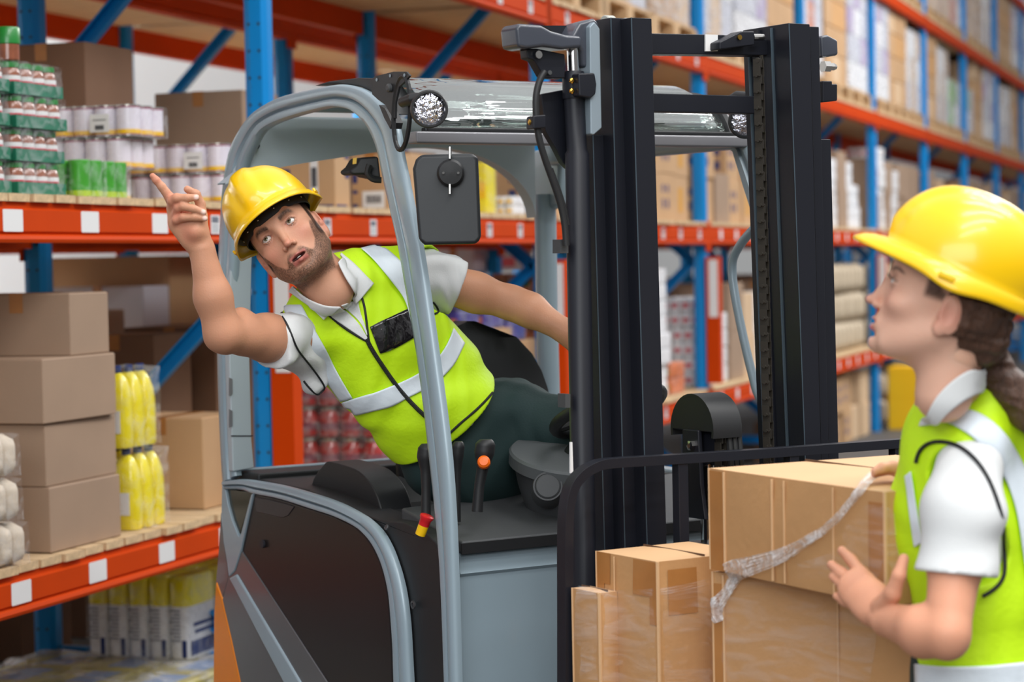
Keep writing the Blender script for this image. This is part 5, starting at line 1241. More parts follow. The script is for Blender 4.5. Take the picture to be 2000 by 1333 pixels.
# ------------------------------------------------------------------ hard hat in head space
HELM = mat('yellow_hard_hat', rgb(247, 198, 0), .28, coat=.3); HBAND = mat('black_headband', rgb(22, 22, 24), .6); LINER = mat('grey_hat_liner', rgb(170, 160, 156), .6)
def hard_hat(parent, M, inv, dots=True):
    """M places hat space into the world: rim plane z=0, +y to the front"""
    rows = []; nphi = 96
    def dome(ph, q):      # q 0 rim .. 1 crown
        cx, sy = math.cos(ph), math.sin(ph); ax, ay, hz = .100, .124, .118
        r = math.cos(q*math.pi/2)**.82; z = hz*math.sin(q*math.pi/2)**.94
        x, y = ax*r*cx, ay*r*sy
        rid = .0075*math.exp(-(abs(x)/.026)**6)*min(1, z/.03)*(1 if q < 1 else 1)
        rid2 = .0035*math.exp(-((abs(x)-.052)/.010)**2)*min(1, z/.04)*max(0, .6-q)
        k = 1+(rid+rid2)/.11; return Vector((x*k if abs(x) > .03 else x, y*k, z*k))
    for i in range(21):
        q = 1-i/20; q = min(q, .999); rows.append([dome(2*math.pi*j/nphi, q) for j in range(nphi)])
    def lip(ph, w_, dz):
        cx, sy = math.cos(ph), math.sin(ph); b = dome(ph, 0); out = Vector((cx*.100, sy*.124, 0)).normalized()
        pk = max(0, sy)**3.0; wdt = .010+.040*pk+.006*math.exp(-(sy/.35)**2)
        return b+out*wdt*w_+Vector((0, 0, -.010*w_-.010*dz*w_*w_-.018*w_*math.exp(-(sy/.30)**2)*.55+.006*pk*w_*w_*0))
    for w_, dz in ((.25, 0), (.5, .2), (.75, .6), (.93, 1), (1, 1.4)): rows.append([lip(2*math.pi*j/nphi, w_, dz) for j in range(nphi)])
    m = MB().grid(rows, True); m.add(rows[0], [tuple(range(nphi))]); W_ = inv @ M
    m.xf(W_); o = obj('hard_hat', m, HELM, parent, smooth=True, solid=.003, auto=80); o.modifiers[0].offset = -1
    b = MB(); rr = [[Vector(((.083+.001*k2)*math.cos(a), (.100+.001*k2)*math.sin(a), z)) for a in [2*math.pi*j/64 for j in range(64)]] for z, k2 in ((-.026, 0), (-.025, 1), (-.002, 1), (-.001, 0))]
    b.grid(rr, True); b.xf(W_); hb = obj('headband', b, HBAND, o, solid=.002, smooth=True)
    l = MB(); rr = [[Vector(((.088+.009*k2)*math.cos(a), (.108+.012*k2)*math.sin(a), z)) for a in [2*math.pi*j/64 for j in range(64)]] for z, k2 in ((.005, 0), (.03, .3), (-.002, 1))]
    l.grid(rr, True); l.xf(W_); obj('hat_liner', l, LINER, o, smooth=True)
    if dots:
        for a in (20, 48, 75, 105, 132, 160):
            a = math.radians(a); p = Vector((.0855*math.cos(a), .1025*math.sin(a), -.013)); d = MB().ball(p, .0022, 8); d.xf(W_); obj('stud', d, CHR, o, smooth=True)
    for sx in (-1, 1):
        c = Vector((sx*.113, .012, -.016)); d = MB().box(c, (.006, .026, .010)); d.xf(W_); obj('rim_clip', d, HELM, o, bevel=.002)
    return o
def frame_of(origin, fwd, up):
    f_ = Vector(fwd).normalized(); u_ = Vector(up); u_ = (u_-f_*u_.dot(f_)).normalized(); x_ = f_.cross(u_)
    M = Matrix.Identity(4)
    for i in range(3): M[i][0] = x_[i]; M[i][1] = f_[i]; M[i][2] = u_[i]; M[i][3] = origin[i]
    return M
# ------------------------------------------------------------------ cloth details laid on a modelled surface
def bvh_of(objs):
    vs = []; fs = []
    for o in objs:
        k = len(vs); M = o.matrix_world if o.parent is None else (o.parent.matrix_basis @ o.matrix_basis)
        vs += [M @ v.co for v in o.data.vertices]; fs += [tuple(i+k for i in p.vertices) for p in o.data.polygons]
    return BVHTree.FromPolygons(vs, fs)
def drop(bv, px, py, off=.003, dflt=5.3):
    r = ray(px, py).normalized(); loc, nrm, idx, dist = bv.ray_cast(CO, r)
    if loc is None:
        loc, nrm, idx, dist = bv.find_nearest(P(px, py, dflt))
        return loc+nrm*off
    if nrm.dot(r) > 0: nrm = -nrm
    return loc+nrm*off
def strip(bv, ea, eb, n=24, m_=6, off=.003, dflt=5.3):
    def rs_(pts, n):
        P_ = [Vector((a, b, 0)) for a, b in pts]; P_ = cr(P_, 6); Ls = [0]
        for a, b in zip(P_[:-1], P_[1:]): Ls.append(Ls[-1]+(b-a).length)
        out = []
        for i in range(n+1):
            t = Ls[-1]*i/n; j = 0
            while j < len(Ls)-2 and Ls[j+1] < t: j += 1
            q = (t-Ls[j])/max(1e-6, Ls[j+1]-Ls[j]); out.append(P_[j].lerp(P_[j+1], q))
        return out
    A_ = rs_(ea, n); B_ = rs_(eb, n)
    return [[drop(bv, *(a.lerp(b, k/m_).xy), off=off, dflt=dflt) for k in range(m_+1)] for a, b in zip(A_, B_)]
def smooth_rows(rows, it=3):
    for _ in range(it):
        new = [list(r) for r in rows]
        for i in range(len(rows)):
            for j in range(len(rows[0])):
                acc = rows[i][j]*2; c = 2
                for di, dj in ((1, 0), (-1, 0), (0, 1), (0, -1)):
                    a, b = i+di, j+dj
                    if 0 <= a < len(rows) and 0 <= b < len(rows[0]): acc = acc+rows[a][b]; c += 1
                new[i][j] = acc/c
        rows = new
    return rows
def patch(name, bv, ea, eb, m, parent, inv, off=.0055, n=28, m_=8, thick=.0015, dflt=5.3, sm=1):
    rows = smooth_rows(strip(bv, ea, eb, n, m_, off, dflt), sm); mb = MB().grid(rows); mb.xf(inv); return obj(name, mb, m, parent, smooth=True, solid=thick, auto=80)
def cord(name, bv, pts, r, m, parent, inv, off=.002, dflt=5.3, flat=1., n=4):
    P_ = [drop(bv, p.x, p.y, off, dflt) for p in cr([Vector((a, b, 0)) for a, b in pts], n)]
    for _ in range(3): P_ = [P_[0]]+[(P_[i-1]+P_[i]*2+P_[i+1])/4 for i in range(1, len(P_)-1)]+[P_[-1]]
    mb = MB().tube(P_, r, 8); mb.xf(inv); return obj(name, mb, m, parent, smooth=True)
VEST = mat('lime_safety_fabric', rgb(206, 250, 12), .62, bump=.12, bscale=90)
REFL = mat('silver_reflective_tape', rgb(226, 236, 244), .5, metal=.0, bump=.15, bscale=50)
SHIRT = mat('white_polo_cotton', rgb(222, 224, 224), .8, bump=.1, bscale=300)
PIPE = mat('black_piping', rgb(22, 22, 26), .6); ZIP = mat('black_zip', rgb(20, 20, 24), .45, bump=.5, bscale=500)
TROU = mat('dark_green_work_cloth', rgb(26, 50, 50), .8, bump=.1, bscale=200)
SKIN = vcmat('skin', .5, .35, sss=.12, bump=.25, bscale=260)
CX = W3 @ Vector((1, 0, 0)); CY = W3 @ Vector((0, 1, 0)); CZ = Vector((0, 0, 1))      # image right, away, up
def bb(pts, m):
    a = np.array([tuple(p) for p in pts]); return a.min(0)-m, a.max(0)+m
# ================================================================== the driver
mo = P(900, 880, 5.6); mo.z = .985
MAN = thing('person', 'driver in yellow hard hat and lime vest leaning out, pointing up left', 'person', mo)
mi_ = Matrix.Translation(mo).inverted()
sn = math.sin(math.radians(8)); cn = math.cos(math.radians(8))
uu = CX*(-.6*cn)+CY*sn+CZ*(.8*cn); ff = CX*(-.6*sn)-CY*cn+CZ*(.8*sn)
HS = 1.04
HM = frame_of((0, 0, 0), ff, uu) @ Matrix.Scale(HS, 4); eo = P(545, 451, 5.09); HM.translation = eo-(HM.to_3x3() @ Vector((0, .080, 0)))
hf = head_mesh(False, .0034); Vh, Qh = hf.mesh()
skinM = rgb(206, 154, 126); hairM = rgb(44, 31, 24)
ch_ = head_colour(Vh, False, skinM, hairM)
Vw = Vh@np.array(HM.to_3x3()).T+np.array(HM.translation)
# arms and hands
a_el = P(436, 652, 5.00); a_sh = P(592, 655, 5.26); a_wr = P(394, 487, 4.96)
def ht(px, py, dz, r): return (P(px, py, 4.95+dz), r)
arm = [a_sh, a_el, a_wr, P(297, 340, 4.9)]
lo, hi = bb(arm, .09); Fa = Fd(lo, hi, .0024)
Fa.add(cap(a_sh, P(520, 660, 5.14), .056, .054), .01); Fa.add(cap(P(520, 660, 5.14), a_el, .053, .041), .02)
Fa.add(cap(a_el, P(416, 580, 4.98), .040, .041), .02); Fa.add(cap(P(416, 580, 4.98), a_wr, .040, .0275), .02); Fa.add(cap(P(426, 660, 5.0), P(440, 668, 5.01), .026, .026), .012)
Fa.add(ell(P(470, 640, 5.07), (.03, .03, .045)), .03)
Fa.add(fcap(a_wr, P(372, 440, 4.95), .026, .034, CY, .62), .012)
Fa.add(fcap(P(379, 462, 4.95), P(346, 408, 4.95), .028, .024, CY, .5), .012); Fa.add(fcap(P(376, 458, 4.95), P(350, 436, 4.95), .030, .024, CY, .55), .012)
Fa.add(cap(P(382, 452, 4.94), P(388, 425, 4.95), .022, .018), .012)
for fng in ([ht(340, 402, 0, .0135), ht(333, 388, -.005, .0118), ht(316, 365, -.012, .0092), ht(305, 352, -.016, .0082), ht(298, 344, -.018, .0068)],
            [ht(340, 410, .0, .013), ht(337, 392, -.020, .0115), ht(345, 387, -.030, .0103), ht(365, 387, -.034, .0088), ht(383, 386, -.030, .0078)],
            [ht(342, 424, .0, .012), ht(349, 406, -.024, .0103), ht(358, 403, -.032, .0096), ht(378, 408, -.036, .0084), ht(397, 415, -.030, .0074)],
            [ht(344, 440, .0, .012), ht(345, 430, -.018, .0100), ht(358, 425, -.028, .0092), ht(380, 425, -.032, .0082), ht(400, 427, -.026, .0070)],
            [ht(392, 455, .01, .017), ht(394, 425, .012, .0135), ht(392, 400, .014, .0110), ht(383, 380, .008, .0100), ht(366, 370, 0, .0082)]):
    chain(Fa, fng, .004)
Va, Qa = Fa.mesh()
b_sh = P(835, 543, 5.42); b_el = P(1000, 592, 5.46); b_wr = P(1108, 650, 5.42); b_hd = P(1160, 700, 5.40)
lo, hi = bb([b_sh, b_el, b_wr, b_hd], .10); Fb = Fd(lo, hi, .003)
Fb.add(cap(b_sh, P(930, 572, 5.45), .052, .048), .01); Fb.add(cap(P(930, 572, 5.45), b_el, .047, .040), .02); Fb.add(cap(b_el, P(1035, 606, 5.45), .040, .041), .02)
Fb.add(cap(P(1035, 606, 5.45), b_wr, .040, .027), .02); Fb.add(fcap(b_wr, P(1150, 690, 5.41), .026, .036, CY, .6), .02)
for i in range(4): chain(Fb, [(P(1148+i*7, 700-i*4, 5.40), .011), (P(1168+i*7, 722-i*5, 5.37), .0100), (P(1172+i*6, 744-i*3, 5.38), .0088), (P(1160+i*6, 752-i*2, 5.41), .0075)], .004)
chain(Fb, [(P(1128, 690, 5.38), .013), (P(1132, 716, 5.36), .011), (P(1146, 738, 5.36), .009)], .004)
Vb, Qb = Fb.mesh()
# neck to chest skin
nk = P(660, 556, 5.30); lo, hi = bb([P(560, 470, 5.2), P(740, 680, 5.4)], .08); Fn = Fd(lo, hi, .003)
jawc = HM @ Vector((0, -.03, -.07))
Fn.add(cap(jawc, P(650, 548, 5.30), .054, .050), .02); Fn.add(ell(P(676, 578, 5.36), (.05, .05, .045)), .03); Fn.add(cap(P(600, 520, 5.24), P(664, 580, 5.27), .012, .012), .02); Fn.add(cap(P(632, 505, 5.235), P(676, 576, 5.27), .012, .012), .02)
Vn, Qn = Fn.mesh()
def flatcol(V, base, seed=0):
    rs = np.random.RandomState(seed); c_ = np.tile(np.array(base), (len(V), 1)); f = 1+.10*np.sin(V[:, 0:1]*40+np.sin(V[:, 2:3]*55)*2)*.5; return np.clip(c_*f*np.array([1, .98+.0, .97]), 0, 1)
ca_ = flatcol(Va, rgb(200, 146, 116)); cb_c = flatcol(Vb, rgb(196, 142, 110)); cn_ = flatcol(Vn, rgb(198, 146, 118))
def near(V, p, r): return np.exp(-(np.linalg.norm(V-np.array(p), axis=1)/r)**4)
for px, py, dz in ((384, 385, -.037), (398, 414, -.037), (401, 426, -.033)):
    m_ = near(Va, P(px, py, 4.95+dz), .0062)[:, None]; ca_ = ca_*(1-m_)+np.array(rgb(238, 208, 196))*m_
for px, py in ((340, 388), (352, 404), (348, 428), (300, 346), (372, 458), (430, 664)):
    m_ = .35*near(Va, P(px, py, 4.93), .022)[:, None]; ca_ = ca_*(1-m_)+np.array(rgb(214, 120, 100))*m_
body = mesh_obj('body', [(Vw, Qh), (Va, Qa), (Vb, Qb), (Vn, Qn)], SKIN, MAN, np.concatenate([ch_, ca_, cb_c, cn_]), mi_)
for sx in (-1, 1): eye_obj(MAN, HM, mi_, sx, (.16, 1, .30), rgb(92, 88, 66))
th = MB(); th.grid([[HM @ Vector((x, .0835-abs(x)**2*30, z)) for x in [(-.014+.028*i/10) for i in range(11)]] for z in (-.0715, -.0745)]); th.xf(mi_); obj('teeth', th, mat('teeth', rgb(226, 220, 208), .3), MAN, smooth=True)
HMh = HM @ Matrix.Translation((0, -.006, .052)) @ Matrix.Rotation(math.radians(3), 4, 'X')
hard_hat(MAN, HMh, mi_)
# torso clothes
tax = (P(895, 850, 5.5)-P(668, 560, 5.3)).normalized(); side = (P(835, 545, 5.42)-P(592, 655, 5.26)).normalized(); side = (side-tax*side.dot(tax)).normalized(); fr_ = side.cross(tax); fr_ = fr_ if fr_.dot(CY) < 0 else -fr_
def torso(F_, g, sleeves=True, low=True):
    F_.add(fcap(P(705, 620, 5.36), P(755, 690, 5.40), .150+g, .152+g, fr_, .72), .04)
    F_.add(fcap(P(755, 690, 5.40), P(860, 800, 5.47), .150+g, .150+g, fr_, .74), .05)
    F_.add(cap(P(640, 600, 5.32), P(598, 648, 5.27), .066+g, .060+g), .05)
    F_.add(cap(P(745, 545, 5.40), P(822, 535, 5.42), .066+g, .062+g), .05)
    return F_
lo, hi = bb([P(480, 450, 5.2), P(1000, 960, 5.6)], .12)
Fs = Fd(lo, hi, .004); torso(Fs, -.020)
Fs.add(cap(a_sh, P(545, 660, 5.17), .058, .058), .03); Fs.add(cap(P(545, 660, 5.17), P(532, 666, 5.15), .058, .062), .01); Fs.add(cap(P(585, 690, 5.26), P(614, 742, 5.31), .040, .034), .05)
Fs.add(cap(b_sh, P(880, 556, 5.44), .074, .068), .03)
Fs.warp(.0030, 48, 5, 3); Fs.warp(.0014, 120, 6, 2)
cutn = cap(P(610, 505, 5.22), P(682, 592, 5.24), .052, .030); Fs.sub(cutn, .006)
nrm = (P(500, 668, 5.10)-P(560, 655, 5.2)).normalized()
def half(c, n_):   # half space beyond c along n_, limited box
    c = A3(c); n_ = A3(n_); return (lambda p: -((p-c)@n_)), c-.14, c+.14
Fs.sub(half(P(527, 662, 5.14), nrm), .004)
Fs.sub(half(P(897, 560, 5.45), (P(1000, 600, 5.46)-P(850, 545, 5.43)).normalized()), .004)
Vs_, Qs_ = Fs.mesh(); shirt = mesh_obj('polo_shirt', [(Vs_, Qs_)], SHIRT, MAN, None, mi_)
Fv = Fd(lo, hi, .004); torso(Fv, .008)
Fv.add(fcap(P(850, 790, 5.46), P(888, 842, 5.49), .158, .160, fr_, .78), .03)
Fv.warp(.0036, 24, 9, 3); Fv.warp(.0014, 70, 4, 2)
hemc = P(894, 842, 5.385); Fv.sub((lambda p: -((p-A3(hemc))@A3(tax)), A3(hemc)-.3, A3(hemc)+.3), .006)
Fv.sub(cap(P(600, 500, 5.20), P(690, 610, 5.22), .072, .034), .006); Fv.sub(cap(P(690, 610, 5.2), P(716, 664, 5.2), .034, .006), .004)
Fv.sub(cap(P(470, 650, 5.10), P(512, 672, 5.16), .085, .078), .006); Fv.sub(cap(P(512, 672, 5.16), P(585, 752, 5.22), .070, .034), .01)
Fv.sub(cap(P(843, 545, 5.40), P(930, 560, 5.45), .078, .080), .006)
Vv, Qv = Fv.mesh(); vest = mesh_obj('safety_vest', [(Vv, Qv)], VEST, MAN, None, mi_)
bv = bvh_of([vest, shirt, body]); bvv = bvh_of([vest])
patch('reflective_band', bvv, [(553, 597), (572, 645), (608, 700), (642, 748), (668, 784)], [(590, 597), (612, 640), (642, 690), (668, 738), (692, 778)], REFL, vest, mi_)
patch('reflective_band', bvv, [(668, 784), (700, 774), (740, 762), (780, 746), (815, 728), (850, 700), (872, 668), (882, 640)], [(684, 812), (720, 804), (760, 795), (795, 779), (830, 762), (862, 740), (888, 708), (906, 672)], REFL, vest, mi_, n=40)
patch('reflective_band', bvv, [(702, 488), (730, 514), (762, 552), (790, 594), (806, 660)], [(740, 480), (768, 500), (796, 530), (818, 575), (836, 650)], REFL, vest, mi_)
cord('zip', bvv, [(716, 662), (722, 676), (745, 712), (780, 762), (828, 812), (860, 835)], .0055, ZIP, vest, mi_, off=.002)
cord('neck_piping', bv, [(640, 615), (668, 638), (696, 656), (718, 668)], .0028, PIPE, vest, mi_)
cord('neck_piping', bv, [(704, 574), (712, 600), (716, 635), (720, 668)], .0028, PIPE, vest, mi_)
cord('armhole_piping', bv, [(533, 604), (552, 622), (566, 648), (578, 680), (594, 700), (612, 722), (634, 755), (636, 772), (622, 774), (604, 757), (594, 744)], .0025, PIPE, vest, mi_)
cord('armhole_piping', bv, [(846, 590), (854, 600), (856, 610), (848, 614)], .0025, PIPE, vest, mi_)
cord('hem_piping', bvv, [(961, 768), (945, 786), (925, 805), (900, 826), (878, 846), (856, 864)], .003, PIPE, vest, mi_, off=.002)
patch('badge_pocket', bvv, [(720, 638), (757, 620), (800, 601)], [(742, 692), (775, 680), (808, 661)], mat('clear_black_pocket', rgb(24, 22, 24), .12, bump=.8, bscale=22, coat=.6), vest, mi_, off=.004)
patch('shirt_collar', bv, [(566, 572), (584, 588), (606, 606), (630, 628)], [(578, 556), (604, 578), (634, 592), (664, 594)], SHIRT, shirt, mi_, off=.010, thick=.003)
patch('shirt_collar', bv, [(668, 502), (690, 520), (712, 538), (726, 554)], [(652, 516), (668, 546), (684, 572), (698, 596)], SHIRT, shirt, mi_, off=.012, thick=.003)
patch('button_placket', bv, [(664, 596), (684, 612), (704, 632), (716, 656)], [(700, 585), (704, 605), (710, 628), (718, 654)], SHIRT, shirt, mi_, off=.002, thick=.002)
patch('shirt_front', bv, [(634, 612), (660, 630), (690, 650), (716, 666)], [(662, 597), (680, 612), (700, 632), (717, 660)], SHIRT, shirt, mi_, off=.003, thick=.002)
# trousers
kr = P(1010, 925, 5.66); kl = P(1175, 845, 5.50)
lo, hi = bb([P(840, 740, 5.5), kr, kl, Vector(kr)+Vector((0, 0, -.42)), Vector(kl)+Vector((0, 0, -.42))], .16); lo[2] = .865
Ft = Fd(lo, hi, .0055)
Ft.add(fcap(P(880, 850, 5.52), P(925, 890, 5.56), .150, .155, fr_, .8), .04); Ft.add(ell(P(985, 815, 5.60), (.10, .10, .085)), .05)
Ft.add(cap(P(890, 905, 5.50), kr, .096, .072), .05); Ft.add(cap(P(975, 830, 5.60), kl, .105, .072), .05)
for k_ in (kr, kl): Ft.add(cap(k_, Vector(k_)+Vector((0, 0, -.35)), .068, .05), .03)
Ft.warp(.003, 34, 2, 3); Ft.warp(.0015, 80, 3, 2)
Vt, Qt = Ft.mesh(); mesh_obj('trousers', [(Vt, Qt)], TROU, MAN, None, mi_)
for k_ in (kr, kl):
    f0 = Vector(k_); f0.z = .86; d_ = -E2
    m = MB(); rows = []
    for i in range(9):
        q = i/8; c = f0+d_*(-.06+.26*q); wd = .045*(1-.25*(q-.5)**2*4); ht_ = .085*(1-q)**.7+.028
        rows.append([c+E1*(wd*math.cos(a))+Vector((0, 0, max(0, math.sin(a))*ht_)) for a in [math.pi*j/8 for j in range(9)]])
    m.grid(rows); m.add(rows[0], [tuple(range(9))]); m.add(rows[-1], [tuple(range(9))]); m.xf(mi_); obj('shoe', m, BLK, MAN, smooth=True)
# ================================================================== cartons on the forks
BOXM = mat('fork_cardboard', rgb(196, 148, 98), .62, var=.07, vscale=5, bump=.12, bscale=50)
BOXT = mat('fork_cardboard_top', rgb(214, 172, 128), .65, var=.05, vscale=4)
def fbox(name, c0, yaw, w, l, z0, z1, label, lines=(), tapes=(), parent=None):
    """c0: forklift coordinates of the rear left bottom corner; l runs forward (away from the mast), w to the right"""
    loc = FO+E1*c0[0]+E2*c0[1]+Vector((0, 0, z0)); t = thing(name, label, 'box', loc, ROT_F+yaw, 'cartons on the forks')
    h = z1-z0
    m = MB(); n = 14; rows = []
    rs = random.Random(int(w*1000+l*77))
    # slightly bulging body
    def pt(u, v_, side):
        b = .006*math.sin(math.pi*u)*math.sin(math.pi*v_)
        return {'l': (-b, -l*u, h*v_), 'f': (w*u, -l-b, h*v_), 'r': (w+b, -l+l*u, h*v_), 'b': (w-w*u, b, h*v_)}[side]
    peri = [(sd, i/n) for sd in 'lfrb' for i in range(n)]
    rows = [[pt(u, k/8, sd) for sd, u in peri] for k in range(9)]
    m.grid(rows, True); m.add(rows[0], [tuple(range(len(peri)))]); obj('carton_body', m, BOXM, t, smooth=True, bevel=0)
    tp = MB(); nn = 10
    top = [[(w*i/nn, -l*j/nn, h+.004*math.sin(math.pi*i/nn)*math.sin(math.pi*j/nn)) for i in range(nn+1)] for j in range(nn+1)]
    tp.grid(top); obj('top_flaps', tp, BOXT, t, smooth=True)
    obj('flap_seam', MB().b2((w*.5-.001, -l+.002, h+.001), (w*.5+.001, -.002, h+.005)), SEAM, t)
    for (a, b) in lines:      # pressed creases on the left face
        obj('pressed_crease', MB().tube([(-.001-.006*math.sin(math.pi*a), -l*a, .004), (-.001-.006*math.sin(math.pi*a)*.9, -l*a, h-.004)], b, 6), BOXT, t)
    for (a0, a1, v0, v1, sd) in tapes:
        q = MB()
        if sd == 'l': q.grid([[(-.0015-.006*math.sin(math.pi*(a0+(a1-a0)*i/6))*math.sin(math.pi*(v0+(v1-v0)*j/4)), -l*(a0+(a1-a0)*i/6), h*(v0+(v1-v0)*j/4)) for i in range(7)] for j in range(5)])
        else: q.grid([[(w*(a0+(a1-a0)*i/6), -l-.0015-.006*math.sin(math.pi*(a0+(a1-a0)*i/6))*math.sin(math.pi*(v0+(v1-v0)*j/4)), h*(v0+(v1-v0)*j/4)) for i in range(7)] for j in range(5)])
        obj('packing_tape', q, TAPE, t, smooth=True)
    edge = MB()
    edge.tube([(0, -l, 0), (0, -l, h)], .004, 6); edge.tube([(0, 0, 0), (0, 0, h)], .003, 6); obj('corner_edge', edge, BOXT, t)
    return t
c1 = fl(1385, 915, t=-.84); c2 = fl(1728, 962, z=c1.z); yaw1 = math.atan2(c2.x-c1.x, -(c2.y-c1.y)); L1 = (Vector((c2.x, c2.y))-Vector((c1.x, c1.y))).length
zb1 = fl(1387, 1112, t=-.84).z
bA = fbox('carton', (c1.x, c1.y), yaw1, .46, L1, zb1, c1.z, 'topmost tan carton on the forks, under the woman\'s hands', [(.10, .003), (.40, .0028), (.47, .002), (.74, .002)], [(0, .10, 0, .98, 'l'), (.92, 1, .1, .9, 'l')])
c3 = fl(1392, 1128, t=-.84); c4 = fl(1722, 1165, z=c3.z); yaw2 = math.atan2(c4.x-c3.x, -(c4.y-c3.y))
bB = fbox('carton', (c3.x, c3.y), yaw2, .46, L1*.985, .62, zb1-.006, 'large tan carton directly beneath the topmost carton on the forks', [(.05, .003), (.55, .002), (.97, .003)], [(.0, .05, 0, .95, 'l')])
c5 = fl(1165, 1077, t=-.52); c6 = fl(1323, 1094, z=c5.z); L3 = abs(c6.y-c5.y)
bC = fbox('carton', (c5.x, c5.y), 0, .24, L3, .62, c5.z, 'upright tan carton with brown tape on its top corners, left of the large carton', [(.33, .0015)], [(.0, .24, .86, 1, 'l'), (.62, 1, .84, .995, 'l'), (0, .14, .66, .9, 'l'), (.88, 1, .72, .95, 'l'), (.06, .22, .0, .40, 'l'), (.5, .72, .0, .34, 'l'), (.1, .4, .76, .96, 'f'), (.05, .5, .18, .42, 'l')])
c7 = fl(1118, 1149, t=-.50)
bD = fbox('carton', (c7.x, c7.y-.0), 0, max(.03, c5.x-c7.x-.004), .10, .62, c7.z, 'narrow tan carton wedged at the far left, touching the backrest rail', [], [])
pf_ = thing('fork_pallet', 'wooden pallet lying on the forks under the tan cartons', 'pallet', FO+E1*.0+E2*-.5, ROT_F)
for i in range(7): obj('top_board', MB().b2((0, -.11-.15*i, .595), (.98, -.0-.15*i, .618)), WOOD2, pf_)
for i in range(3): obj('stringer', MB().b2((.0+.43*i, -1.02, .46), (.12+.43*i, 0, .595)), WOOD2, pf_)
# stretch film: clear sheet round the load and the twisted torn end
def dropF(px, py, bvf, off): return drop(bvf, px, py, off, 4.5)
def tri_objs(roots):
    out = []; vs = []; fs = []
    for r in roots:
        M = Matrix.Translation(r.location) @ Matrix.Rotation(r.rotation_euler.z, 4, 'Z')
        for c in r.children:
            if c.name.startswith(('carton_body', 'top_flaps')):
                k = len(vs); vs += [M @ v.co for v in c.data.vertices]; fs += [tuple(i+k for i in p.vertices) for p in c.data.polygons]
    return BVHTree.FromPolygons(vs, fs)
bx = tri_objs([bA, bB, bC, bD])
fo_ = P(1500, 1150, 4.5); FILMT = thing('stretch_film', 'torn clear stretch film twisted across the cartons on the forks', 'film', fo_); fi_ = Matrix.Translation(fo_).inverted()
FILM2 = film_mat('twisted_stretch_film', lo=.30, hi=.85, scale=40, rough=.25, gcol=(.90, .89, .90), stretch=(1, 1, 1)); FILM3 = film_mat('thin_stretch_film', lo=.015, hi=.13, scale=7, rough=.12, stretch=(1, 1, 5))
def ribbon(name, pts, wpx, n=6, m=FILM2, off=.012, amp=.004, folds=5, seed=1, nn=5):
    rs = np.random.RandomState(seed); C_ = cr([Vector((a, b, c)) for (a, b), c in zip(pts, wpx)], nn); rows = []
    for i, p in enumerate(C_):
        q = C_[min(i+1, len(C_)-1)]-C_[max(i-1, 0)]; d = Vector((q.x, q.y)).normalized(); nx_, ny_ = -d.y, d.x; row = []
        for j in range(-n, n+1):
            f_ = j/n; o_ = off+amp*math.sin(folds*math.pi*f_+i*.35)+amp*.4*rs.randn()
            row.append(dropF(p.x+nx_*f_*p.z, p.y+ny_*f_*p.z, bx, o_))
        rows.append(row)
    mb = MB().grid(smooth_rows(rows, 1)); mb.xf(fi_); return obj(name, mb, m, FILMT, smooth=True, auto=80)
ribbon('film_twist', [(1765, 925), (1728, 932), (1700, 945), (1675, 975), (1650, 1008), (1620, 1035), (1580, 1058), (1540, 1082), (1490, 1100), (1450, 1112), (1428, 1122)], [9, 10, 9, 7, 7, 8, 10, 14, 18, 22, 24], folds=6, amp=.005, off=.012)
ribbon('film_tail', [(1448, 1120), (1430, 1150), (1415, 1172), (1405, 1190), (1412, 1215)], [14, 10, 14, 20, 10], folds=7, amp=.006, off=.014, seed=2)
ribbon('film_crease', [(1118, 1152), (1160, 1158), (1240, 1160), (1320, 1150), (1385, 1135), (1430, 1122)], [5, 6, 7, 7, 6, 8], folds=3, amp=.002, off=.006, seed=3, m=FILM3)
ribbon('film_sheet', [(1122, 1240), (1200, 1245), (1300, 1245), (1400, 1240), (1520, 1240), (1620, 1250), (1715, 1262)], [85, 88, 92, 100, 108, 100, 92], n=10, folds=2, amp=.002, off=.006, seed=4, m=FILM3)
ribbon('film_sheet', [(1712, 985), (1712, 1040), (1700, 1090), (1640, 1105), (1560, 1115)], [14, 60, 50, 30, 14], n=8, folds=2, amp=.002, off=.006, seed=5, m=FILM3)
# ================================================================== the woman
wo = P(1905, 1000, 3.9); wo.z = 0
WOM = thing('person', 'woman in yellow hard hat and lime vest seen from the side, hands on the cartons', 'person', wo)
wi = Matrix.Translation(wo).inverted()
f0 = (CX*-.975+CY*.22).normalized(); sp_, cp2 = math.sin(math.radians(19)), math.cos(math.radians(19))
fw = f0*cp2+CZ*sp_; uw = CZ*cp2-f0*sp_
HW = frame_of((0, 0, 0), fw, uw) @ Matrix.Scale(1.05, 4); eo = P(1745, 550, 3.76); HW.translation = eo-(HW.to_3x3() @ Vector((-.0325, .082, 0)))
fh = head_mesh(True, .0022, smile=.8, h=.0019); Vh, Qh = fh.mesh(); hairW = rgb(70, 44, 30)
cw2 = head_colour(Vh, True, rgb(224, 176, 152), hairW, False)
Vw = Vh@np.array(HW.to_3x3()).T+np.array(HW.translation)
DC = -(CM.inverted() @ (FO+E1*c2.x+E2*c2.y+Vector((0, 0, c2.z)))).z; print('CORNER DEPTH', DC); dD = DC-4.26
s1 = P(1890, 925, 3.82); e1_ = P(1850, 1238, 3.68); w1 = P(1735, 1212, 4.15+dD)
lo, hi = bb([s1, e1_, w1, P(1620, 1080, 4.30+dD)], .09); Fa = Fd(lo, hi, .0028)
Fa.add(cap(s1, P(1866, 1100, 3.73), .042, .046), .01); Fa.add(cap(P(1866, 1100, 3.73), e1_, .045, .036), .015); Fa.add(ell(P(1850, 1262, 3.68), (.026, .026, .022)), .02)
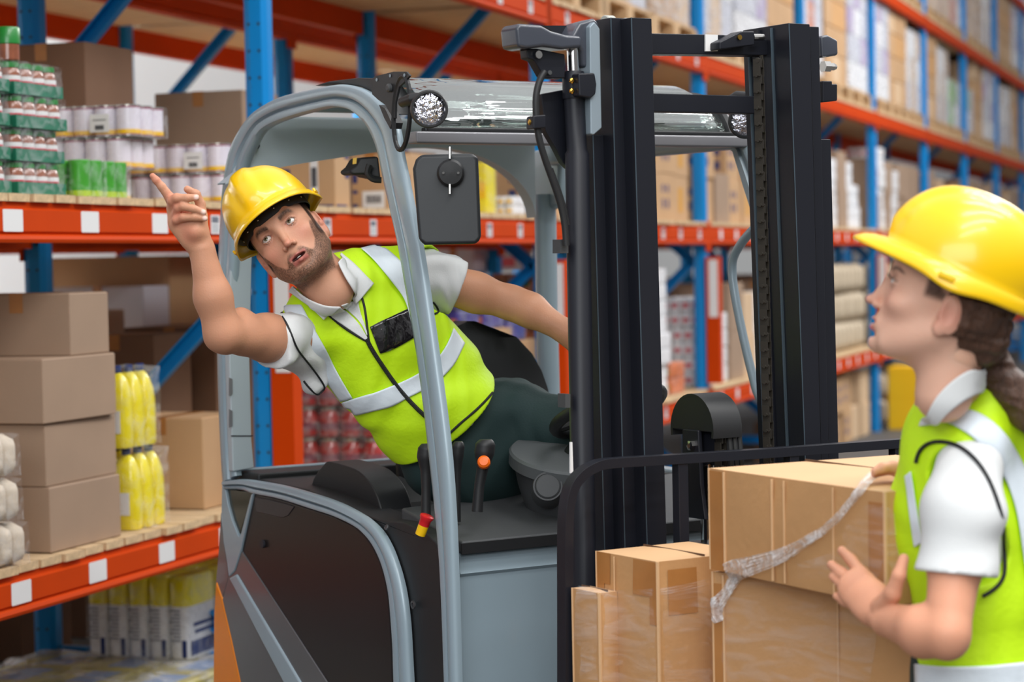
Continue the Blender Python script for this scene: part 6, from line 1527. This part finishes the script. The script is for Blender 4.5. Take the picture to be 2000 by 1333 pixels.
Fa.add(cap(e1_, P(1805, 1234, 3.72), .036, .042), .015); Fa.add(cap(P(1805, 1234, 3.72), w1, .042, .029), .02)
def hw(px, py, d, r): return (P(px, py, d+dD-.02), r)
bvx = bx
def hp(px, py, off, r):
    p = drop(bx, px, py, off+r, 4.3); return (p, r)
Fa.add(fcap(w1, P(1705, 1178, 4.19+dD), .026, .034, CY, .65), .012); Fa.add(fcap(P(1708, 1185, 4.18+dD), P(1676, 1150, 4.21+dD), .034, .036, CY, .45), .012)
for fng in ([hw(1692, 1140, 4.225, .0135), hw(1682, 1120, 4.235, .0112), hw(1662, 1094, 4.25, .0098), hw(1644, 1076, 4.255, .0080)],
            [hw(1684, 1150, 4.225, .0135), hw(1664, 1136, 4.235, .0115), hw(1642, 1119, 4.25, .0100), hw(1624, 1104, 4.255, .0082)],
            [hw(1682, 1164, 4.225, .0130), hw(1664, 1155, 4.235, .0110), hw(1644, 1141, 4.25, .0096), hw(1627, 1127, 4.255, .0080)],
            [hw(1686, 1180, 4.225, .0125), hw(1668, 1182, 4.235, .0100), hw(1650, 1176, 4.25, .0086), hw(1634, 1165, 4.255, .0072)],
            [hw(1722, 1185, 4.17, .018), hw(1744, 1160, 4.14, .0150), hw(1756, 1125, 4.13, .0120), hw(1765, 1092, 4.14, .0090)]): chain(Fa, fng, .005)
Va, Qa = Fa.mesh()
# far arm and hand over the top of the carton
s2 = P(1872, 905, 4.12); e2_ = P(1850, 1050, 4.16); w2 = P(1795, 945, 4.38+dD)
lo, hi = bb([s2, e2_, w2, P(1700, 920, 4.4)], .07); Fb = Fd(lo, hi, .003)
Fb.add(cap(s2, e2_, .046, .036), .01); Fb.add(cap(e2_, w2, .036, .025), .02)
Fb.add(fcap(w2, P(1766, 918, 4.40+dD), .026, .030, CZ, .55), .012)
for k in range(4): chain(Fb, [hw(1768, 914+k*2, 4.40+.016*k, .0120), hw(1744, 912+k*2, 4.40+.016*k, .0100), hw(1724, 914+k*2, 4.39+.016*k, .0088), hw(1708, 921+k*2, 4.385+.016*k, .0070)], .005)
chain(Fb, [hw(1786, 950, 4.33, .014), hw(1765, 956, 4.27, .0125), hw(1745, 958, 4.235, .0110), hw(1733, 950, 4.23, .0085)], .005)
Vb, Qb = Fb.mesh()
nb = P(1852, 800, 3.95); lo, hi = bb([nb, P(1800, 640, 3.78)], .14); Fn = Fd(lo, hi, .0035); Fn.add(cap(HW @ Vector((0, -.040, -.08)), nb, .050, .060), .02); Fn.add(ell(P(1890, 862, 4.0), (.03, .03, .03)), .04); Vn, Qn = Fn.mesh()
bs = rgb(222, 166, 138)
ca_ = flatcol(Va, rgb(216, 156, 126)); cb_c = flatcol(Vb, bs); cn_ = flatcol(Vn, rgb(222, 174, 148))
for p_, r_2 in ((P(1640, 1078, 4.25), .014), (P(1624, 1104, 4.25), .014), (P(1627, 1127, 4.25), .012), (P(1634, 1165, 4.25), .012), (P(1866, 1275, 3.86), .03)):
    m_ = .55*near(Va, p_, r_2)[:, None]; ca_ = ca_*(1-m_)+np.array(rgb(232, 130, 120))*m_
bodyw = mesh_obj('body', [(Vw, Qh), (Va, Qa), (Vb, Qb), (Vn, Qn)], SKIN, WOM, np.concatenate([cw2, ca_, cb_c, cn_]), wi)
for sx in (-1, 1): eye_obj(WOM, HW, wi, sx, (.1, 1, .12), rgb(70, 60, 56))
th = MB(); th.grid([[HW @ Vector((x, .0850-abs(x)**2*26, z)) for x in [(-.017+.034*i/10) for i in range(11)]] for z in (-.0705, -.0765)]); th.xf(wi); obj('teeth', th, MATS['teeth'], WOM, smooth=True)
la = MB()
for sx in (-1, 1):
    for i in range(9):
        a = -.0105+.021*i/8; p = Vector((sx*.0325+a, .0880-abs(a)*.25, .0045-(a/.0125)**2*.002)); la.tube([HW @ p, HW @ (p+Vector((a*.2, .004, .002))), HW @ (p+Vector((a*.35, .007, .006)))], [.0006, .0005, .0002], 4)
la.xf(wi); obj('eyelashes', la, HBAND, WOM)
HWh = HW @ Matrix.Translation((0, -.012, .050)) @ Matrix.Rotation(math.radians(7), 4, 'X') @ Matrix.Scale(1.03, 4)
hard_hat(WOM, HWh, wi, False)
# hair: back of the head and pony tail
Fh = Fd(*[x for x in (lambda a: (a[0], a[1]))(bb([HW @ Vector((0, 0, 0)), P(1930, 700, 3.86), P(2010, 820, 3.86)], .14))], .004)
HR = np.array(HW.to_3x3().normalized())
Fh.add(ell(HW @ Vector((0, -.030, .020)), (.079, .092, .088), HR), .01); Fh.add(ell(HW @ Vector((0, -.062, -.030)), (.060, .046, .058), HR), .03)
for sx in (-1, 1): Fh.add(ell(HW @ Vector((sx*.060, -.040, -.010)), (.020, .036, .040), HR), .02)
tail = [(HW @ Vector((0, -.085, -.045)), .040), (P(1912, 690, 3.90), .040), (P(1945, 735, 3.88), .036), (P(1978, 775, 3.86), .032), (P(2010, 810, 3.84), .027), (P(2040, 860, 3.82), .018)]
for (p, r), (q, s_) in zip(tail[:-1], tail[1:]): Fh.add(cap(p, q, r, s_), .02)
Fh.warp(.0016, 190, 4, 3)
for sx in (-1, 1): Fh.sub(ell(HW @ Vector((sx*.082, -.018, -.022)), (.016, .020, .036), HR), .004)
Fh.sub(ell(HW @ Vector((0, .075, -.02)), (.12, .072, .10), HR), .004)
Vx, Qx = Fh.mesh(); mesh_obj('hair', [(Vx, Qx)], mat('brown_hair', rgb(78, 50, 34), .42, var=.35, vscale=60, bump=.6, bscale=120, stretch=(3, 3, .6)), WOM, None, wi)
# torso, shirt and vest
tz = P(1925, 1100, 3.99)
tf = (f0*.9+CY*.35).normalized(); tsd = tf.cross(CZ)
def wtorso(F_, g, bot=.78):
    c0 = P(1895, 905, 3.97); c1_ = P(1918, 1040, 3.98); c2_ = P(1925, 1200, 3.99); c3_ = P(1930, 1330, 4.0)
    F_.add(fcap(c0, c1_, .150+g, .158+g, tf, .70), .04); F_.add(fcap(c1_, c2_, .155+g, .140+g, tf, .72), .05); F_.add(fcap(c2_, c3_, .140+g, .158+g, tf, .74), .05)
    F_.add(ell(P(1850, 1010, 3.98), (.07+g, .085+g, .08+g)), .06)
    F_.add(cap(P(1868, 838, 3.93), P(1930, 812, 3.92), .046+g, .056+g), .04); F_.add(cap(P(1930, 812, 3.92), P(2010, 872, 3.95), .056+g, .06+g), .04); F_.add(ell(P(1846, 856, 3.96), (.045+g, .05+g, .045+g)), .03)
    F_.add(cap(P(1872, 852, 3.95), P(1893, 878, 3.84), .056+g, .054+g), .04); F_.add(cap(P(1872, 852, 3.97), P(1880, 890, 4.10), .056+g, .054+g), .04)
    return F_
lo, hi = bb([P(1760, 760, 3.7), P(2080, 800, 4.15), P(1900, 1400, 3.9), P(1900, 1000, 3.6)], .12)
Fs = Fd(lo, hi, .0045); wtorso(Fs, -.012)
Fs.add(cap(P(1890, 925, 3.80), P(1882, 1000, 3.75), .056, .068), .03); Fs.add(cap(P(1882, 1000, 3.75), P(1868, 1145, 3.73), .068, .069), .02); Fs.warp(.0024, 40, 5, 3)
dn = (P(1866, 1145, 3.73)-P(1878, 1000, 3.74)).normalized(); Fs.sub(half(P(1868, 1122, 3.73), dn), .003)
Fs.add(cap(s2, P(1862, 985, 4.17), .060, .060), .02)
Fs.sub(cap(HW @ Vector((0, -.03, -.08)), P(1822, 745, 3.92), .056, .040), .004)
Vs_, Qs_ = Fs.mesh(); shirtw = mesh_obj('polo_shirt', [(Vs_, Qs_)], SHIRT, WOM, None, wi)
lo2 = np.array(lo); lo2[2] = .80; Fv = Fd(lo2, hi, .0045); wtorso(Fv, .010)
Fv.add(fcap(P(1930, 1330, 4.0), P(1932, 1420, 4.01), .165, .170, tf, .78), .03)
Fv.warp(.003, 22, 9, 3); Fv.warp(.001, 70, 4, 2)
Fv.sub(cap(HW @ Vector((0, -.03, -.08)), P(1822, 748, 3.92), .062, .044), .005)
Fv.sub(cap(P(1880, 937, 3.80), P(1908, 1080, 3.82), .062, .058), .006); Fv.sub(cap(P(1885, 960, 3.73), P(1892, 1040, 3.74), .066, .078), .008); Fv.sub(cap(P(1892, 1040, 3.74), P(1905, 1110, 3.78), .078, .050), .01)
Vv, Qv = Fv.mesh(); vestw = mesh_obj('safety_vest', [(Vv, Qv)], VEST, WOM, None, wi)
bw = bvh_of([vestw, shirtw]); bwv = bvh_of([vestw])
cord('armhole_piping', bw, [(1792, 905), (1800, 880), (1825, 864), (1860, 868), (1895, 890), (1925, 930), (1948, 990), (1962, 1050), (1966, 1095), (1958, 1130), (1940, 1152), (1918, 1165)], .0035, PIPE, vestw, wi, off=.004, dflt=3.8)
cord('neck_piping', bw, [(1822, 800), (1850, 785), (1890, 768), (1935, 748), (1960, 745)], .003, PIPE, vestw, wi, dflt=3.85)
patch('reflective_band', bwv, [(1828, 822), (1870, 838), (1915, 872), (1950, 920), (1978, 990), (1995, 1090), (2010, 1180)], [(1862, 800), (1915, 812), (1960, 850), (1995, 905), (2020, 980), (2035, 1090), (2045, 1180)], REFL, vestw, wi, dflt=3.8, n=34)
patch('reflective_band', bwv, [(1772, 930), (1776, 960), (1780, 1000), (1790, 1070)], [(1784, 920), (1790, 960), (1796, 1000), (1806, 1060)], REFL, vestw, wi, dflt=3.8)
patch('reflective_band', bwv, [(1790, 1296), (1850, 1300), (1930, 1298), (2010, 1290), (2060, 1285)], [(1792, 1360), (1850, 1362), (1930, 1360), (2010, 1352), (2060, 1350)], REFL, vestw, wi, dflt=3.9, n=34)
patch('shirt_collar', bvh_of([shirtw, bodyw, vestw]), [(1802, 838), (1822, 790), (1852, 748), (1893, 718), (1930, 726)], [(1822, 836), (1846, 806), (1880, 780), (1912, 762), (1945, 748)], SHIRT, shirtw, wi, off=.010, thick=.003, dflt=3.85)
# trousers and shoes below the picture
hipc = Vector((tz.x, tz.y, .92)); lo, hi = bb([hipc+tsd*.2, hipc-tsd*.2, Vector((tz.x, tz.y, .06))], .16); Ft = Fd(lo, hi, .008)
Ft.add(fcap(hipc+Vector((0, 0, .02)), hipc+Vector((0, 0, -.04)), .165, .170, tf, .8), .03)
for sg in (-1, 1):
    h_ = hipc+tsd*.085*sg; k_ = h_+Vector((0, 0, -.42))+tf*.03; a_ = h_+Vector((0, 0, -.82)); Ft.add(cap(h_, k_, .088, .062), .03); Ft.add(cap(k_, a_, .060, .046), .02)
Ft.warp(.002, 30, 3, 2); Vt, Qt = Ft.mesh(); mesh_obj('trousers', [(Vt, Qt)], TROU, WOM, None, wi)
for sg in (-1, 1):
    c_ = hipc+tsd*.085*sg; c_ = Vector((c_.x, c_.y, 0)); rows = []
    for i in range(11):
        q = i/10; c = c_+tf*(-.07+.25*q); wd = .042*(1-.3*(q-.5)**2*4); ht_ = .075*(1-q)**.8+.025
        rows.append([c+tsd*(wd*math.cos(a))+Vector((0, 0, max(0, math.sin(a))*ht_)) for a in [math.pi*j/8 for j in range(9)]])
    m = MB().grid(rows); m.add(rows[0], [tuple(range(9))]); m.add(rows[-1], [tuple(range(9))]); m.xf(wi); obj('shoe', m, BLK, WOM, smooth=True)
